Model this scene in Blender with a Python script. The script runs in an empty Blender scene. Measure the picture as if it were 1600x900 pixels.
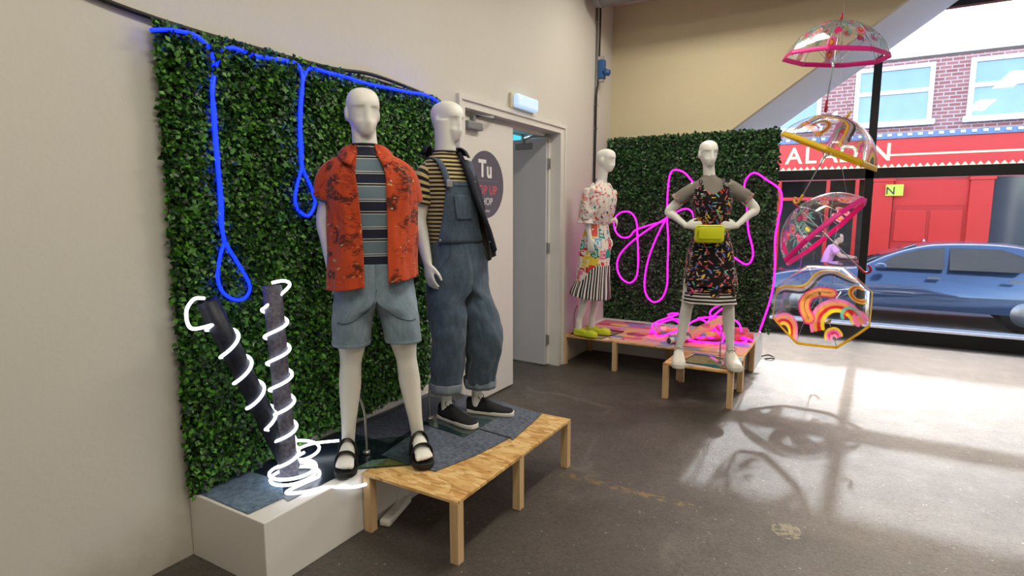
import bpy, bmesh, math, random
import numpy as np
from mathutils import Vector, Matrix, noise
random.seed(7); RNG = np.random.default_rng(7)
scene = bpy.context.scene
C = scene.collection
# ------------------------------------------------------------------ camera
F_PX, VPX, VPY, CAM_H = 900.0, 1332.0, 332.0, 1.55
u_, h_ = VPX - 800.0, 450.0 - VPY
yv = Vector((u_, -h_, F_PX)).normalized()
pit = math.atan2(h_, F_PX)
zv = Vector((0, -math.cos(pit), -math.sin(pit)))
xv = yv.cross(zv)
right = Vector((xv.x, yv.x, zv.x)); down = Vector((xv.y, yv.y, zv.y)); fwd = Vector((xv.z, yv.z, zv.z))
cam_d = bpy.data.cameras.new('camera'); cam = bpy.data.objects.new('camera', cam_d); C.objects.link(cam)
cam_d.sensor_width = 36; cam_d.sensor_fit = 'HORIZONTAL'; cam_d.lens = 36 * F_PX / 1600
cam_d.clip_start = 0.05; cam_d.clip_end = 300
m = Matrix((right, -down, -fwd)).transposed().to_4x4(); m.translation = (0, 0, CAM_H)
cam.matrix_world = m
scene.camera = cam
# ------------------------------------------------------------------ world, sun, lamps, exposure
SUN_DIR = Vector((-0.032, -1.0, -0.545)).normalized()
w = bpy.data.worlds.new('world'); scene.world = w; w.use_nodes = True
nt = w.node_tree; nt.nodes.clear()
sky = nt.nodes.new('ShaderNodeTexSky'); sky.sky_type = 'NISHITA'; sky.sun_disc = False
sky.sun_elevation = math.asin(-SUN_DIR.z); sky.sun_rotation = math.atan2(-SUN_DIR.x, -SUN_DIR.y)
sky.air_density = 1.0; sky.dust_density = 3.0; sky.ozone_density = 1.0
bg = nt.nodes.new('ShaderNodeBackground'); bg.inputs[1].default_value = 1.45
wo = nt.nodes.new('ShaderNodeOutputWorld')
nt.links.new(sky.outputs[0], bg.inputs[0]); nt.links.new(bg.outputs[0], wo.inputs[0])
sl = bpy.data.lights.new('sun', 'SUN'); sl.energy = 3.4; sl.angle = math.radians(0.8); sl.color = (0.94, 0.97, 1.0)
so = bpy.data.objects.new('sun', sl); C.objects.link(so)
so.rotation_euler = SUN_DIR.to_track_quat('-Z', 'Y').to_euler(); so.location = (0, 20, 12)
def area(name, loc, sx, sy, power, col, rot=(0, 0, 0)):
    l = bpy.data.lights.new(name, 'AREA'); l.shape = 'RECTANGLE'; l.size = sx; l.size_y = sy; l.energy = power; l.color = col
    o = bpy.data.objects.new(name, l); C.objects.link(o); o.location = loc; o.rotation_euler = rot
    return o
WARM = (1.0, 0.945, 0.80)
area('ceiling_lamp', (-0.6, 0.6, 3.80), 0.3, 1.5, 44, WARM)
area('ceiling_lamp', (-0.6, 3.4, 3.80), 0.3, 1.5, 44, WARM)
area('ceiling_lamp', (-1.2, 5.3, 3.80), 1.2, 0.3, 27, WARM)
area('ceiling_lamp', (2.2, 0.6, 3.80), 0.3, 1.5, 44, WARM)
area('ceiling_lamp', (2.2, 3.4, 3.80), 0.3, 1.5, 36, WARM)
area('corridor_fill', (-4.0, 5.9, 3.0), 0.6, 0.6, 75, (0.93, 0.96, 1.0))  # added fill light that brightens the corridor and open leaf, no fitting behind it
vs = scene.view_settings
scene.display_settings.display_device = 'sRGB'
vs.view_transform = 'Standard'; vs.look = 'None'; vs.gamma = 1.0; vs.exposure = 0.0; vs.use_curve_mapping = False
# ------------------------------------------------------------------ mesh helpers
def np3(p): return np.array(p, float)
class MB:
    """collects verts / faces (and uv per vertex) of one mesh"""
    def __init__(s): s.v = []; s.f = []; s.uv = []; s.mi = []; s.n = 0
    def add(s, V, Fc, uv=None, mi=0):
        V = np.asarray(V, float).reshape(-1, 3); b = s.n
        s.v.append(V); s.n += len(V)
        s.f += [tuple(i + b for i in q) for q in Fc]; s.mi += [mi] * len(Fc)
        s.uv.append(np.zeros((len(V), 2)) if uv is None else np.asarray(uv, float))
        return s
    def box(s, lo, hi, mi=0):
        x0, y0, z0 = lo; x1, y1, z1 = hi
        V = [(x0, y0, z0), (x1, y0, z0), (x1, y1, z0), (x0, y1, z0), (x0, y0, z1), (x1, y0, z1), (x1, y1, z1), (x0, y1, z1)]
        return s.add(V, [(0, 3, 2, 1), (4, 5, 6, 7), (0, 1, 5, 4), (1, 2, 6, 5), (2, 3, 7, 6), (3, 0, 4, 7)], mi=mi)
    def grid(s, P, closed_u=False, uv=None, mi=0):
        P = np.asarray(P, float); r, c = P.shape[:2]; Fc = []
        for i in range(r - 1):
            for j in range(c if closed_u else c - 1):
                k = (j + 1) % c
                Fc.append((i * c + j, i * c + k, (i + 1) * c + k, (i + 1) * c + j))
        return s.add(P.reshape(-1, 3), Fc, None if uv is None else np.asarray(uv).reshape(-1, 2), mi)
    def sweep(s, pts, ru, rv=None, n=14, cap=True, up=(0, 1, 0.001), round_ends=False, mi=0, power=2.0):
        P = np.asarray(pts, float); k = len(P)
        ru = np.broadcast_to(np.asarray(ru, float), (k,)).copy(); rv = ru.copy() if rv is None else np.broadcast_to(np.asarray(rv, float), (k,)).copy()
        T = np.gradient(P, axis=0); T /= np.maximum(np.linalg.norm(T, axis=1)[:, None], 1e-9)
        if round_ends:
            e0 = [(P[0] - T[0] * ru[0] * a, b) for a, b in ((0.95, 0.3), (0.7, 0.71), (0.35, 0.94))]
            e1 = [(P[-1] + T[-1] * ru[-1] * a, b) for a, b in ((0.35, 0.94), (0.7, 0.71), (0.95, 0.3))]
            ru = np.r_[[b * ru[0] for _, b in e0], ru, [b * ru[-1] for _, b in e1]]
            rv = np.r_[[b * rv[0] for _, b in e0], rv, [b * rv[-1] for _, b in e1]]
            P = np.vstack([[a for a, _ in e0], P, [a for a, _ in e1]])
            T = np.vstack([[T[0]] * 3, T, [T[-1]] * 3]); k = len(P)
        upv = np.asarray(up, float); a = np.linspace(0, 2 * math.pi, n, endpoint=False)
        ca, sa = np.cos(a), np.sin(a)
        if power != 2.0:
            ca = np.sign(ca) * np.abs(ca) ** (2 / power); sa = np.sign(sa) * np.abs(sa) ** (2 / power)
        V = np.zeros((k, n, 3)); L = np.r_[0, np.cumsum(np.linalg.norm(np.diff(P, axis=0), axis=1))]
        for i in range(k):
            t = T[i]; vv = upv - t * upv.dot(t)
            if np.linalg.norm(vv) < 0.05: vv = np3((1, 0, 0.3)) - t * np3((1, 0, 0.3)).dot(t)
            vv /= np.linalg.norm(vv); uu = np.cross(vv, t); upv = vv if np.linalg.norm(np.asarray(up)) < 1e-6 else np.asarray(up, float)
            V[i] = P[i] + np.outer(ca * ru[i], uu) + np.outer(sa * rv[i], vv)
        uv = np.zeros((k, n, 2)); uv[..., 0] = a[None] * ru.mean(); uv[..., 1] = L[:, None]
        self_b = s.n
        s.grid(V, True, uv, mi)
        if cap:
            s.f.append(tuple(self_b + j for j in reversed(range(n)))); s.mi.append(mi)
            s.f.append(tuple(self_b + (k - 1) * n + j for j in range(n))); s.mi.append(mi)
        return s
    def wire(s, pts, r, n=8, mi=0):
        """tube with parallel transport frames"""
        P = np.asarray(pts, float); k = len(P)
        T = np.gradient(P, axis=0); T /= np.maximum(np.linalg.norm(T, axis=1)[:, None], 1e-9)
        v = np.cross(T[0], (0.3, 0.5, 0.81)); v /= np.linalg.norm(v); V = np.zeros((k, n, 3))
        a = np.linspace(0, 2 * math.pi, n, endpoint=False)
        for i in range(k):
            v = v - T[i] * v.dot(T[i]); v /= np.linalg.norm(v); b = np.cross(T[i], v)
            V[i] = P[i] + r * (np.outer(np.cos(a), v) + np.outer(np.sin(a), b))
        sb = s.n; s.grid(V, True, mi=mi)
        s.f.append(tuple(sb + j for j in reversed(range(n)))); s.mi.append(mi)
        s.f.append(tuple(sb + (k - 1) * n + j for j in range(n))); s.mi.append(mi)
        return s
    def lathe(s, prof, n=20, c=(0, 0, 0), mi=0):
        a = np.linspace(0, 2 * math.pi, n, endpoint=False); c = np3(c)
        P = np.array([[(c[0] + r * math.cos(t), c[1] + r * math.sin(t), c[2] + z) for t in a] for r, z in prof])
        return s.grid(P, True, mi=mi)
    def ball(s, c, r, n=12, R=None, mi=0):
        c = np3(c); r = np.broadcast_to(np3(r), (3,)); th = np.linspace(0.02, math.pi - 0.02, n); a = np.linspace(0, 2 * math.pi, 2 * n, endpoint=False)
        P = np.zeros((n, 2 * n, 3)); P[..., 0] = np.outer(np.sin(th), np.cos(a)) * r[0]; P[..., 1] = np.outer(np.sin(th), np.sin(a)) * r[1]; P[..., 2] = np.cos(th)[:, None] * r[2]
        P = P[::-1]
        if R is not None: P = P @ np.asarray(R).T
        b = s.n; s.grid(P + c, True, mi=mi)
        s.f.append(tuple(b + j for j in reversed(range(2 * n)))); s.mi.append(mi)
        s.f.append(tuple(b + (n - 1) * 2 * n + j for j in range(2 * n))); s.mi.append(mi)
        return s
    def poly(s, pts2, z0, z1, mi=0):
        """extruded outline in x,y (counter-clockwise)"""
        n = len(pts2); V = [(p[0], p[1], z0) for p in pts2] + [(p[0], p[1], z1) for p in pts2]
        Fc = [tuple(reversed(range(n))), tuple(range(n, 2 * n))] + [(i, (i + 1) % n, n + (i + 1) % n, n + i) for i in range(n)]
        return s.add(V, Fc, mi=mi)
    def mesh(s, name, mats, smooth=True, off=(0, 0, 0)):
        me = bpy.data.meshes.new(name); V = np.vstack(s.v) - np3(off)
        me.from_pydata(V.tolist(), [], s.f)
        uv = np.vstack(s.uv)
        if np.abs(uv).max() > 0:
            lay = me.uv_layers.new(name='UVMap'); li = np.zeros(len(me.loops), int); me.loops.foreach_get('vertex_index', li)
            lay.data.foreach_set('uv', uv[li].ravel())
        for mm in (mats if isinstance(mats, (list, tuple)) else [mats]): me.materials.append(mm)
        if max(s.mi, default=0): me.polygons.foreach_set('material_index', s.mi)
        if smooth: me.polygons.foreach_set('use_smooth', [True] * len(me.polygons))
        me.update()
        return me
    def obj(s, name, mats, parent=None, smooth=True, off=None, bevel=0, solid=0, sub=0, offset=0):
        if off is None: off = tuple(parent.get('_o', (0, 0, 0))) if parent is not None else (0, 0, 0)
        o = bpy.data.objects.new(name, s.mesh(name, mats, smooth, off)); C.objects.link(o)
        if parent is not None: o.parent = parent
        if bevel:
            b = o.modifiers.new('bevel', 'BEVEL'); b.width = bevel; b.segments = 2; b.limit_method = 'ANGLE'
        if solid:
            b = o.modifiers.new('solid', 'SOLIDIFY'); b.thickness = solid; b.offset = offset
        if sub:
            b = o.modifiers.new('sub', 'SUBSURF'); b.levels = sub; b.render_levels = sub
        return o
def tag(o, label=None, cat=None, group=None, kind=None):
    if label: o['label'] = label
    if cat: o['category'] = cat
    if group: o['group'] = group
    if kind: o['kind'] = kind
    return o
ROOT_OFF = {}
def thing(name, label, cat, loc=(0, 0, 0), rotz=0.0, group=None):
    o = bpy.data.objects.new(name, None); C.objects.link(o); o.location = loc; o.rotation_euler = (0, 0, rotz); o.empty_display_size = 0.05
    return tag(o, label, cat, group)
def single(mb, name, mats, label, cat, base, **kw):
    """a thing that is one mesh, with its origin at its base; mesh given in world coordinates"""
    g = kw.pop('group', None); kd = kw.pop('kind', None)
    o = mb.obj(name, mats, off=base, **kw); o.location = base
    return tag(o, label, cat, g, kd)
def wpart(mb, name, mats, root, **kw):
    """a part given in world coordinates under an unrotated root"""
    par = kw.pop('parent', root)
    o = mb.obj(name, mats, off=tuple(root.location), **kw); o.parent = par
    return o
def struct(mb, name, mats, **kw):
    return tag(mb.obj(name, mats, **kw), kind='structure')
def spline(pts, n=8, closed=False):
    P = np.asarray(pts, float); k = len(P); out = []
    rng = range(k if closed else k - 1)
    for i in rng:
        if closed: p0, p1, p2, p3 = P[i - 1], P[i], P[(i + 1) % k], P[(i + 2) % k]
        else: p0, p1, p2, p3 = P[max(i - 1, 0)], P[i], P[i + 1], P[min(i + 2, k - 1)]
        for t in np.linspace(0, 1, n, endpoint=False):
            out.append(0.5 * (2 * p1 + (p2 - p0) * t + (2 * p0 - 5 * p1 + 4 * p2 - p3) * t * t + (3 * p1 - p0 - 3 * p2 + p3) * t ** 3))
    if not closed: out.append(P[-1])
    return np.array(out)
def smoothstep(a, b, x):
    t = np.clip((np.asarray(x, float) - a) / (b - a), 0, 1); return t * t * (3 - 2 * t)
# ------------------------------------------------------------------ material helpers
def lin(r, g=None, b=None):
    if g is None: r, g, b = r
    f = lambda c: c / 12.92 if c <= 0.04045 else ((c + 0.055) / 1.055) ** 2.4
    return (f(r / 255.0), f(g / 255.0), f(b / 255.0), 1.0)
class Mat:
    def __init__(s, name):
        s.m = bpy.data.materials.new(name); s.m.use_nodes = True; s.t = s.m.node_tree; s.t.nodes.clear()
        s.out = s.t.nodes.new('ShaderNodeOutputMaterial')
    def n(s, typ, ins=None, out=0, **props):
        nd = s.t.nodes.new('ShaderNode' + typ)
        for k, v in props.items(): setattr(nd, k, v)
        for k, v in (ins or {}).items(): s.set(nd.inputs[k], v)
        return nd.outputs[out] if out is not None else nd
    def set(s, sock, v):
        if isinstance(v, bpy.types.NodeSocket): s.t.links.new(v, sock)
        elif v is not None:
            try: sock.default_value = v
            except Exception: sock.default_value = v[:3]
    def math(s, op, a, b=None, c=None, clamp=False):
        return s.n('Math', {0: a, 1: b, 2: c}, operation=op, use_clamp=clamp)
    def mix(s, f, a, b, blend='MIX'):
        nd = s.t.nodes.new('ShaderNodeMix'); nd.data_type = 'RGBA'; nd.blend_type = blend
        s.set(nd.inputs[0], f); s.set(nd.inputs[6], a); s.set(nd.inputs[7], b); return nd.outputs[2]
    def ramp(s, f, stops, interp='LINEAR'):
        nd = s.t.nodes.new('ShaderNodeValToRGB'); nd.color_ramp.interpolation = interp; e = nd.color_ramp.elements
        while len(e) < len(stops): e.new(0.5)
        for i, (p, c) in enumerate(stops):
            e[i].position = p; e[i].color = c if len(c) == 4 else (*c, 1)
        s.set(nd.inputs[0], f); return nd.outputs[0]
    def coord(s, kind='Object'):
        nd = s.t.nodes.new('ShaderNodeTexCoord'); return nd.outputs[kind]
    def map(s, v, scale=(1, 1, 1), rot=(0, 0, 0), loc=(0, 0, 0)):
        return s.n('Mapping', {'Vector': v, 'Scale': scale, 'Rotation': rot, 'Location': loc})
    def noise(s, v, scale, detail=3, rough=0.5, dist=0.0, out=0):
        return s.n('TexNoise', {'Vector': v, 'Scale': scale, 'Detail': detail, 'Roughness': rough, 'Distortion': dist}, out=out)
    def vor(s, v, scale, feature='F1', out='Distance', rnd=1.0):
        return s.n('TexVoronoi', {'Vector': v, 'Scale': scale, 'Randomness': rnd}, out=out, feature=feature)
    def xyz(s, v):
        nd = s.n('SeparateXYZ', {0: v}, out=None); return nd.outputs[0], nd.outputs[1], nd.outputs[2]
    def bump(s, h, strength=0.3, dist=0.01):
        return s.n('Bump', {'Height': h, 'Strength': strength, 'Distance': dist})
    def bsdf(s, color, rough=0.5, spec=0.5, metal=0.0, normal=None, emit=None, estr=0.0, trans=None, alpha=None, sheen=None, coat=None):
        ins = {'Base Color': color, 'Roughness': rough, 'Specular IOR Level': spec, 'Metallic': metal}
        if normal is not None: ins['Normal'] = normal
        if emit is not None: ins['Emission Color'] = emit; ins['Emission Strength'] = estr
        if trans is not None: ins['Transmission Weight'] = trans
        if alpha is not None: ins['Alpha'] = alpha
        if sheen is not None: ins['Sheen Weight'] = sheen
        if coat is not None: ins['Coat Weight'] = coat
        return s.n('BsdfPrincipled', ins)
    def done(s, sh):
        s.t.links.new(sh, s.out.inputs[0]); return s.m
def plain(name, col, rough=0.5, spec=0.5, metal=0.0, var=0.0, scale=20, bump=0.0, sheen=None):
    M = Mat(name); c = col
    if var:
        nz = M.noise(M.coord(), scale, 4)
        c = M.mix(nz, tuple(x * (1 - var) for x in col[:3]) + (1,), tuple(min(1, x * (1 + var)) for x in col[:3]) + (1,))
    nrm = M.bump(M.noise(M.coord(), scale * 6, 3), bump, 0.005) if bump else None
    return M.done(M.bsdf(c, rough, spec, metal, nrm, sheen=sheen))
def glow(name, col, strength, core=None):
    M = Mat(name)
    return M.done(M.bsdf(core or (0.8, 0.8, 0.8, 1), 0.4, 0.3, emit=col, estr=strength))
# ------------------------------------------------------------------ materials of the setting
def m_wall(name, base, dirt, s=1.0):
    M = Mat(name); co = M.coord()
    a = M.noise(co, 1.1 * s, 5, 0.6); b = M.noise(co, 9 * s, 4, 0.6); x, y, z = M.xyz(co)
    c = M.mix(M.math('MULTIPLY', a, 0.55), base, dirt)
    sp = M.ramp(M.vor(M.map(co, (1, 1, 0.5)), 2.3), [(0.0, (1, 1, 1)), (0.022, (1, 1, 1)), (0.034, (0, 0, 0))])
    sp = M.math('MULTIPLY', sp, M.ramp(M.noise(co, 3.0, 2), [(0.5, (0, 0, 0)), (0.6, (1, 1, 1))]))
    c = M.mix(M.math('MULTIPLY', sp, 0.30), c, lin(140, 125, 100))
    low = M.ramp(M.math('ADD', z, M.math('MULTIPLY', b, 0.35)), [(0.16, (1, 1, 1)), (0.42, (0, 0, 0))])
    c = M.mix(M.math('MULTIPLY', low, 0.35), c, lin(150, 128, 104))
    return M.done(M.bsdf(c, 0.75, 0.3, normal=M.bump(M.math('ADD', M.math('MULTIPLY', M.noise(co, 35, 4), 0.4), b), 0.16, 0.012)))
W_LEFT = m_wall('painted_wall', lin(217, 213, 204), lin(203, 197, 186))
W_BACK = m_wall('cream_wall', lin(218, 206, 174), lin(203, 189, 156))
W_SOFFIT = m_wall('pale_soffit', lin(238, 239, 243), lin(230, 231, 236))
def m_floor():
    M = Mat('worn_concrete'); co = M.coord(); x, y, z = M.xyz(co)
    big = M.noise(co, 0.8, 6, 0.62, 0.4); mid = M.noise(co, 5, 6, 0.65); fine = M.noise(co, 60, 4, 0.7)
    c = M.ramp(big, [(0.30, lin(64, 58, 52)), (0.5, lin(84, 77, 70)), (0.72, lin(112, 105, 97))])
    c = M.mix(M.math('MULTIPLY', mid, 0.55), c, lin(72, 64, 57))
    c = M.mix(M.ramp(fine, [(0.42, (0.35, 0.35, 0.35)), (0.5, (0, 0, 0))]), c, lin(46, 41, 37))
    # pale grit flecks
    fl = M.vor(co, 26, out='Distance'); flm = M.ramp(fl, [(0.09, (1, 1, 1)), (0.14, (0, 0, 0))])
    flm = M.math('MULTIPLY', flm, M.ramp(M.noise(co, 7, 2), [(0.52, (0, 0, 0)), (0.6, (1, 1, 1))]))
    c = M.mix(M.math('MULTIPLY', flm, 0.75), c, lin(188, 180, 166))
    g2 = M.vor(co, 70, out='Distance'); g2m = M.ramp(g2, [(0.12, (1, 1, 1)), (0.2, (0, 0, 0))]); c = M.mix(M.math('MULTIPLY', g2m, 0.28), c, lin(170, 164, 152))
    dk = M.ramp(M.noise(M.map(co, (1, 1, 1), loc=(4, 2, 0)), 38, 5, 0.75), [(0.40, (1, 1, 1)), (0.50, (0, 0, 0))]); c = M.mix(M.math('MULTIPLY', dk, 0.45), c, lin(40, 36, 32))
    # faded yellow line across the floor, near y = 2.97
    d = M.math('ABSOLUTE', M.math('SUBTRACT', y, 2.975))
    ln = M.math('MULTIPLY', M.math('LESS_THAN', d, 0.028), M.math('MULTIPLY', M.math('GREATER_THAN', x, -1.40), M.math('LESS_THAN', x, -0.62)))
    ln = M.math('MULTIPLY', ln, M.ramp(M.noise(co, 22, 4, 0.7), [(0.46, (0, 0, 0)), (0.6, (1, 1, 1))]))
    c = M.mix(M.math('MULTIPLY', ln, 0.5), c, lin(170, 140, 62))
    pd = M.n('VectorMath', {0: co, 1: (-0.18, 2.97, 0)}, operation='DISTANCE', out=1)
    pm = M.math('MULTIPLY', M.math('LESS_THAN', M.math('ADD', pd, M.math('MULTIPLY', mid, 0.13)), 0.135), M.ramp(M.noise(co, 30, 4), [(0.42, (0, 0, 0)), (0.52, (1, 1, 1))]))
    c = M.mix(M.math('MULTIPLY', pm, 0.35), c, lin(190, 182, 148))
    # cracks
    cr = M.vor(M.map(M.n('VectorMath', {0: co, 1: M.n('VectorMath', {0: M.noise(co, 3, 4, out=1), 'Scale': 0.35}, operation='SCALE')}, operation='ADD'), (1, 1, 1)), 0.55, feature='DISTANCE_TO_EDGE')
    crm = M.ramp(cr, [(0.0, (1, 1, 1)), (0.006, (0.6, 0.6, 0.6)), (0.014, (0, 0, 0))])
    c = M.mix(M.math('MULTIPLY', M.math('MULTIPLY', crm, M.ramp(big, [(0.5, (0, 0, 0)), (0.62, (1, 1, 1))])), 0.35), c, lin(140, 130, 118))
    h = M.math('ADD', M.math('MULTIPLY', fine, 0.55), M.math('MULTIPLY', mid, 0.9))
    h = M.math('SUBTRACT', h, M.math('MULTIPLY', M.noise(co, 150, 3, 0.7), 0.6))
    rg = M.ramp(M.noise(co, 3.2, 5, 0.7), [(0.3, (0.33, 0.33, 0.33)), (0.7, (0.56, 0.56, 0.56))])
    return M.done(M.bsdf(c, rg, 0.5, normal=M.bump(h, 0.6, 0.012)))
FLOOR = m_floor()
WHITE_PAINT = plain('white_gloss_paint', lin(225, 221, 214), 0.4, var=0.03, scale=6)
DOOR_WHITE = plain('door_white', lin(226, 221, 213), 0.45, var=0.02, scale=3)
DOOR_GREY = plain('door_grey', lin(196, 196, 200), 0.5, var=0.02, scale=3)
PLINTH = plain('plinth_white', lin(228, 224, 218), 0.4, var=0.02, scale=4)
STEEL = plain('brushed_steel', lin(178, 176, 172), 0.35, metal=0.9)
GREY_METAL = plain('grey_metal', lin(140, 140, 142), 0.45, metal=0.5, var=0.06)
BLACK_FRAME = plain('black_frame', lin(26, 27, 30), 0.35)
BLACK = plain('black_rubber', lin(20, 20, 21), 0.5)
CEIL = plain('ceiling_tile', lin(214, 207, 196), 0.8, var=0.03, bump=0.2)
def m_pane():
    M = Mat('window_glass'); t = M.n('BsdfTransparent', {0: (0.94, 0.96, 0.97, 1)}); g = M.n('BsdfGlossy', {0: (1, 1, 1, 1), 1: 0.02})
    return M.done(M.n('MixShader', {0: 0.06, 1: t, 2: g}))
PANE = m_pane()
def m_wood(name, a, b, scale=(1, 1, 1), axis='z'):
    M = Mat(name); co = M.coord(); sc = {'z': (26, 26, 1.2), 'x': (1.2, 26, 26), 'y': (26, 1.2, 26)}[axis]
    g = M.noise(M.map(co, sc), 1.0, 4, 0.6, 0.6); w2 = M.noise(M.map(co, tuple(s * 3 for s in sc)), 1.0, 3)
    c = M.ramp(M.math('ADD', M.math('MULTIPLY', g, 0.75), M.math('MULTIPLY', w2, 0.25)), [(0.35, a), (0.65, b)])
    return M.done(M.bsdf(c, 0.55, 0.4, normal=M.bump(g, 0.08, 0.004)))
PINE = m_wood('pine_post', lin(204, 166, 118), lin(226, 194, 148))
def m_osb(name='strand_board', k=1.0):
    M = Mat(name); co = M.coord(); cols = []
    base = M.noise(co, 14, 4, 0.6); c = M.ramp(base, [(0.3, lin(196, 148, 84)), (0.7, lin(222, 180, 116))])
    for i, (rot, sc) in enumerate(((0.35, 13), (1.35, 16), (-0.7, 14), (2.3, 18))):
        mp = M.map(co, (sc, sc * 3.2, 1), (0, 0, rot), (i * 3.1, i * 1.7, 0))
        v = M.n('TexVoronoi', {'Vector': mp, 'Scale': 1.0}, out=None)
        r = M.xyz(v.outputs['Color'])[0]
        shade = M.ramp(r, [(0.0, lin(168, 116, 60)), (0.3, lin(206, 158, 92)), (0.6, lin(226, 186, 122)), (1.0, lin(240, 208, 150))])
        mask = M.math('GREATER_THAN', M.xyz(v.outputs['Color'])[1], 0.52 + 0.05 * i)
        c = M.mix(M.math('MULTIPLY', mask, 0.75), c, shade)
    return M.done(M.bsdf(c, 0.5, 0.35))
OSB = m_osb()
# ------------------------------------------------------------------ floor, walls, ceiling
CEIL_Z, WX, BY, SY, XR, YN = 3.86, -2.5, 6.55, 8.25, 4.6, -2.6
mb = MB(); mb.box((WX - 0.16, YN - 0.2, -0.12), (XR + 0.2, SY + 0.06, 0.0)); mb.box((-6.2, 2.4, -0.12), (WX - 0.16, 11.0, 0.0))
struct(mb, 'floor', FLOOR, smooth=False)
mb = MB(); T = 0.16; D0, D1, DZ = 3.56, 5.17, 2.31
mb.box((WX - T, YN, 0), (WX, D0 - 0.03, CEIL_Z)); mb.box((WX - T, D1 + 0.03, 0), (WX, BY, CEIL_Z)); mb.box((WX - T, D0 - 0.03, DZ + 0.03), (WX, D1 + 0.03, CEIL_Z))
struct(mb, 'wall_left', W_LEFT, smooth=False)
# stair side wall: cream panel cut along the underside of the stair, with the soffit behind it
def soff(x): return 2.40 + 0.7143 * (x + 1.18)
xe = -1.18; xt = xe + (CEIL_Z - 2.40) / 0.7143
mb = MB()
pts = [(WX - T, 0), (xe - 0.55, 0), (xe - 0.55, soff(xe - 0.55)), (xe, 2.40), (xt, CEIL_Z), (WX - T, CEIL_Z)]
n = len(pts); V = [(p[0], BY, p[1]) for p in pts] + [(p[0], BY + 0.10, p[1]) for p in pts]
mb.add(V, [tuple(range(n)), tuple(reversed(range(n, 2 * n)))] + [(i, n + i, n + (i + 1) % n, (i + 1) % n) for i in range(n)])
struct(mb, 'wall_back', W_BACK, smooth=False)
mb = MB(); x0, x1 = xe - 0.55, xt
V = [(x0, BY + 0.10, soff(x0)), (x1, BY + 0.10, CEIL_Z), (x1, SY - 0.04, CEIL_Z), (x0, SY - 0.04, soff(x0))]
V2 = [(a, b, c + 0.12) for a, b, c in V]
mb.add(V + V2, [(0, 1, 2, 3), (7, 6, 5, 4), (0, 4, 5, 1), (1, 5, 6, 2), (2, 6, 7, 3), (3, 7, 4, 0)])
struct(mb, 'trim_1', W_SOFFIT, smooth=False)       # sloping underside of the stair
mb = MB(); mb.box((WX - T, BY + 0.10, 0), (WX, SY, CEIL_Z)); mb.box((WX, SY - 0.05, 0), (-1.75, SY + 0.06, CEIL_Z))
struct(mb, 'wall_stair', W_SOFFIT, smooth=False)
mb = MB(); mb.box((XR, YN, 0), (XR + T, SY, CEIL_Z)); struct(mb, 'wall_right', W_LEFT, smooth=False)
mb = MB(); mb.box((WX - T, YN - T, 0), (XR + T, YN, CEIL_Z)); struct(mb, 'wall_near', W_LEFT, smooth=False)
mb = MB(); mb.box((WX - T, YN - T, CEIL_Z + 0.012), (XR + T, SY + 0.06, CEIL_Z + 0.15)); ceil = struct(mb, 'ceiling', CEIL, smooth=False)
tm = None
for i in range(6):
    for j in range(5):
        if tm is None:
            b_ = MB(); b_.box((-0.297, -0.297, 0), (0.297, 0.297, 0.012)); tm = b_.mesh('ceiling_tile', CEIL, False)
        o = bpy.data.objects.new('ceiling_tile', tm); C.objects.link(o); o.parent = ceil; o.location = (WX + 0.3 + 0.6 * i, BY - 0.3 - 0.6 * j, CEIL_Z)
# ------------------------------------------------------------------ room behind the door
mb = MB(); mb.box((-6.3, 2.3, 0), (-6.2, 11.0, 3.2)); mb.box((-6.2, 2.3, 0), (WX - T, 2.4, 3.2)); mb.box((-6.2, 11.0, 0), (WX - T, 11.1, 3.2)); mb.box((WX - T - 0.02, BY, 0), (WX - T, 11, 3.2))
struct(mb, 'wall_corridor', W_SOFFIT, smooth=False)
mb = MB(); mb.box((-6.3, 2.3, 3.2), (WX - T, 11.1, 3.3)); struct(mb, 'ceiling_corridor', CEIL, smooth=False)
win = tag(bpy.data.objects.new('window_2', None), kind='structure'); C.objects.link(win); win.location = (-6.17, 10.2, 2.4)
PCY = glow('lit_cyan_pane', lin(40, 190, 225), 1.3); PWH = glow('lit_white_pane', lin(235, 245, 255), 1.5)
for i, (a, b, mt) in enumerate(((9.3, 9.62, PWH), (9.66, 10.1, PWH), (10.14, 10.5, PCY), (10.54, 10.9, PCY))):
    q = MB(); q.box((-6.19, a, 2.5), (-6.17, b, 3.15)); wpart(q, 'pane', mt, win, smooth=False)
q = MB()
for a in (9.26, 9.62, 10.10, 10.50, 10.90): q.box((-6.195, a, 2.46), (-6.15, a + 0.04, 3.19))
q.box((-6.195, 9.26, 2.44), (-6.15, 10.94, 2.5)); q.box((-6.195, 9.26, 3.15), (-6.15, 10.94, 3.2)); wpart(q, 'window_frame', WHITE_PAINT, win, smooth=False)
# ------------------------------------------------------------------ door frame, two leaves
mb = MB()
mb.box((WX - T - 0.004, D1, 0), (WX + 0.018, D1 + 0.075, DZ)); mb.box((WX - T - 0.004, D0 - 0.055, DZ), (WX + 0.018, D1 + 0.075, 2.36)); mb.box((WX - T - 0.004, D0 - 0.055, 0), (WX + 0.018, D0, DZ))
mb.box((WX - 0.152, D1 - 0.03, 0), (WX - 0.112, D1 + 0.001, DZ)); mb.box((WX - 0.152, D0, DZ - 0.03), (WX - 0.112, D1 - 0.03, DZ + 0.001))
mb.box((WX + 0.001, D1 + 0.0755, 0), (WX + 0.032, D1 + 0.11, 2.395)); mb.box((WX + 0.001, D0 - 0.0555, 2.3605), (WX + 0.032, D1 + 0.0755, 2.395)); mb.box((WX + 0.001, D0 - 0.09, 0), (WX + 0.032, D0 - 0.0555, 2.395))
struct(mb, 'trim_2', WHITE_PAINT, smooth=False)
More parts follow.
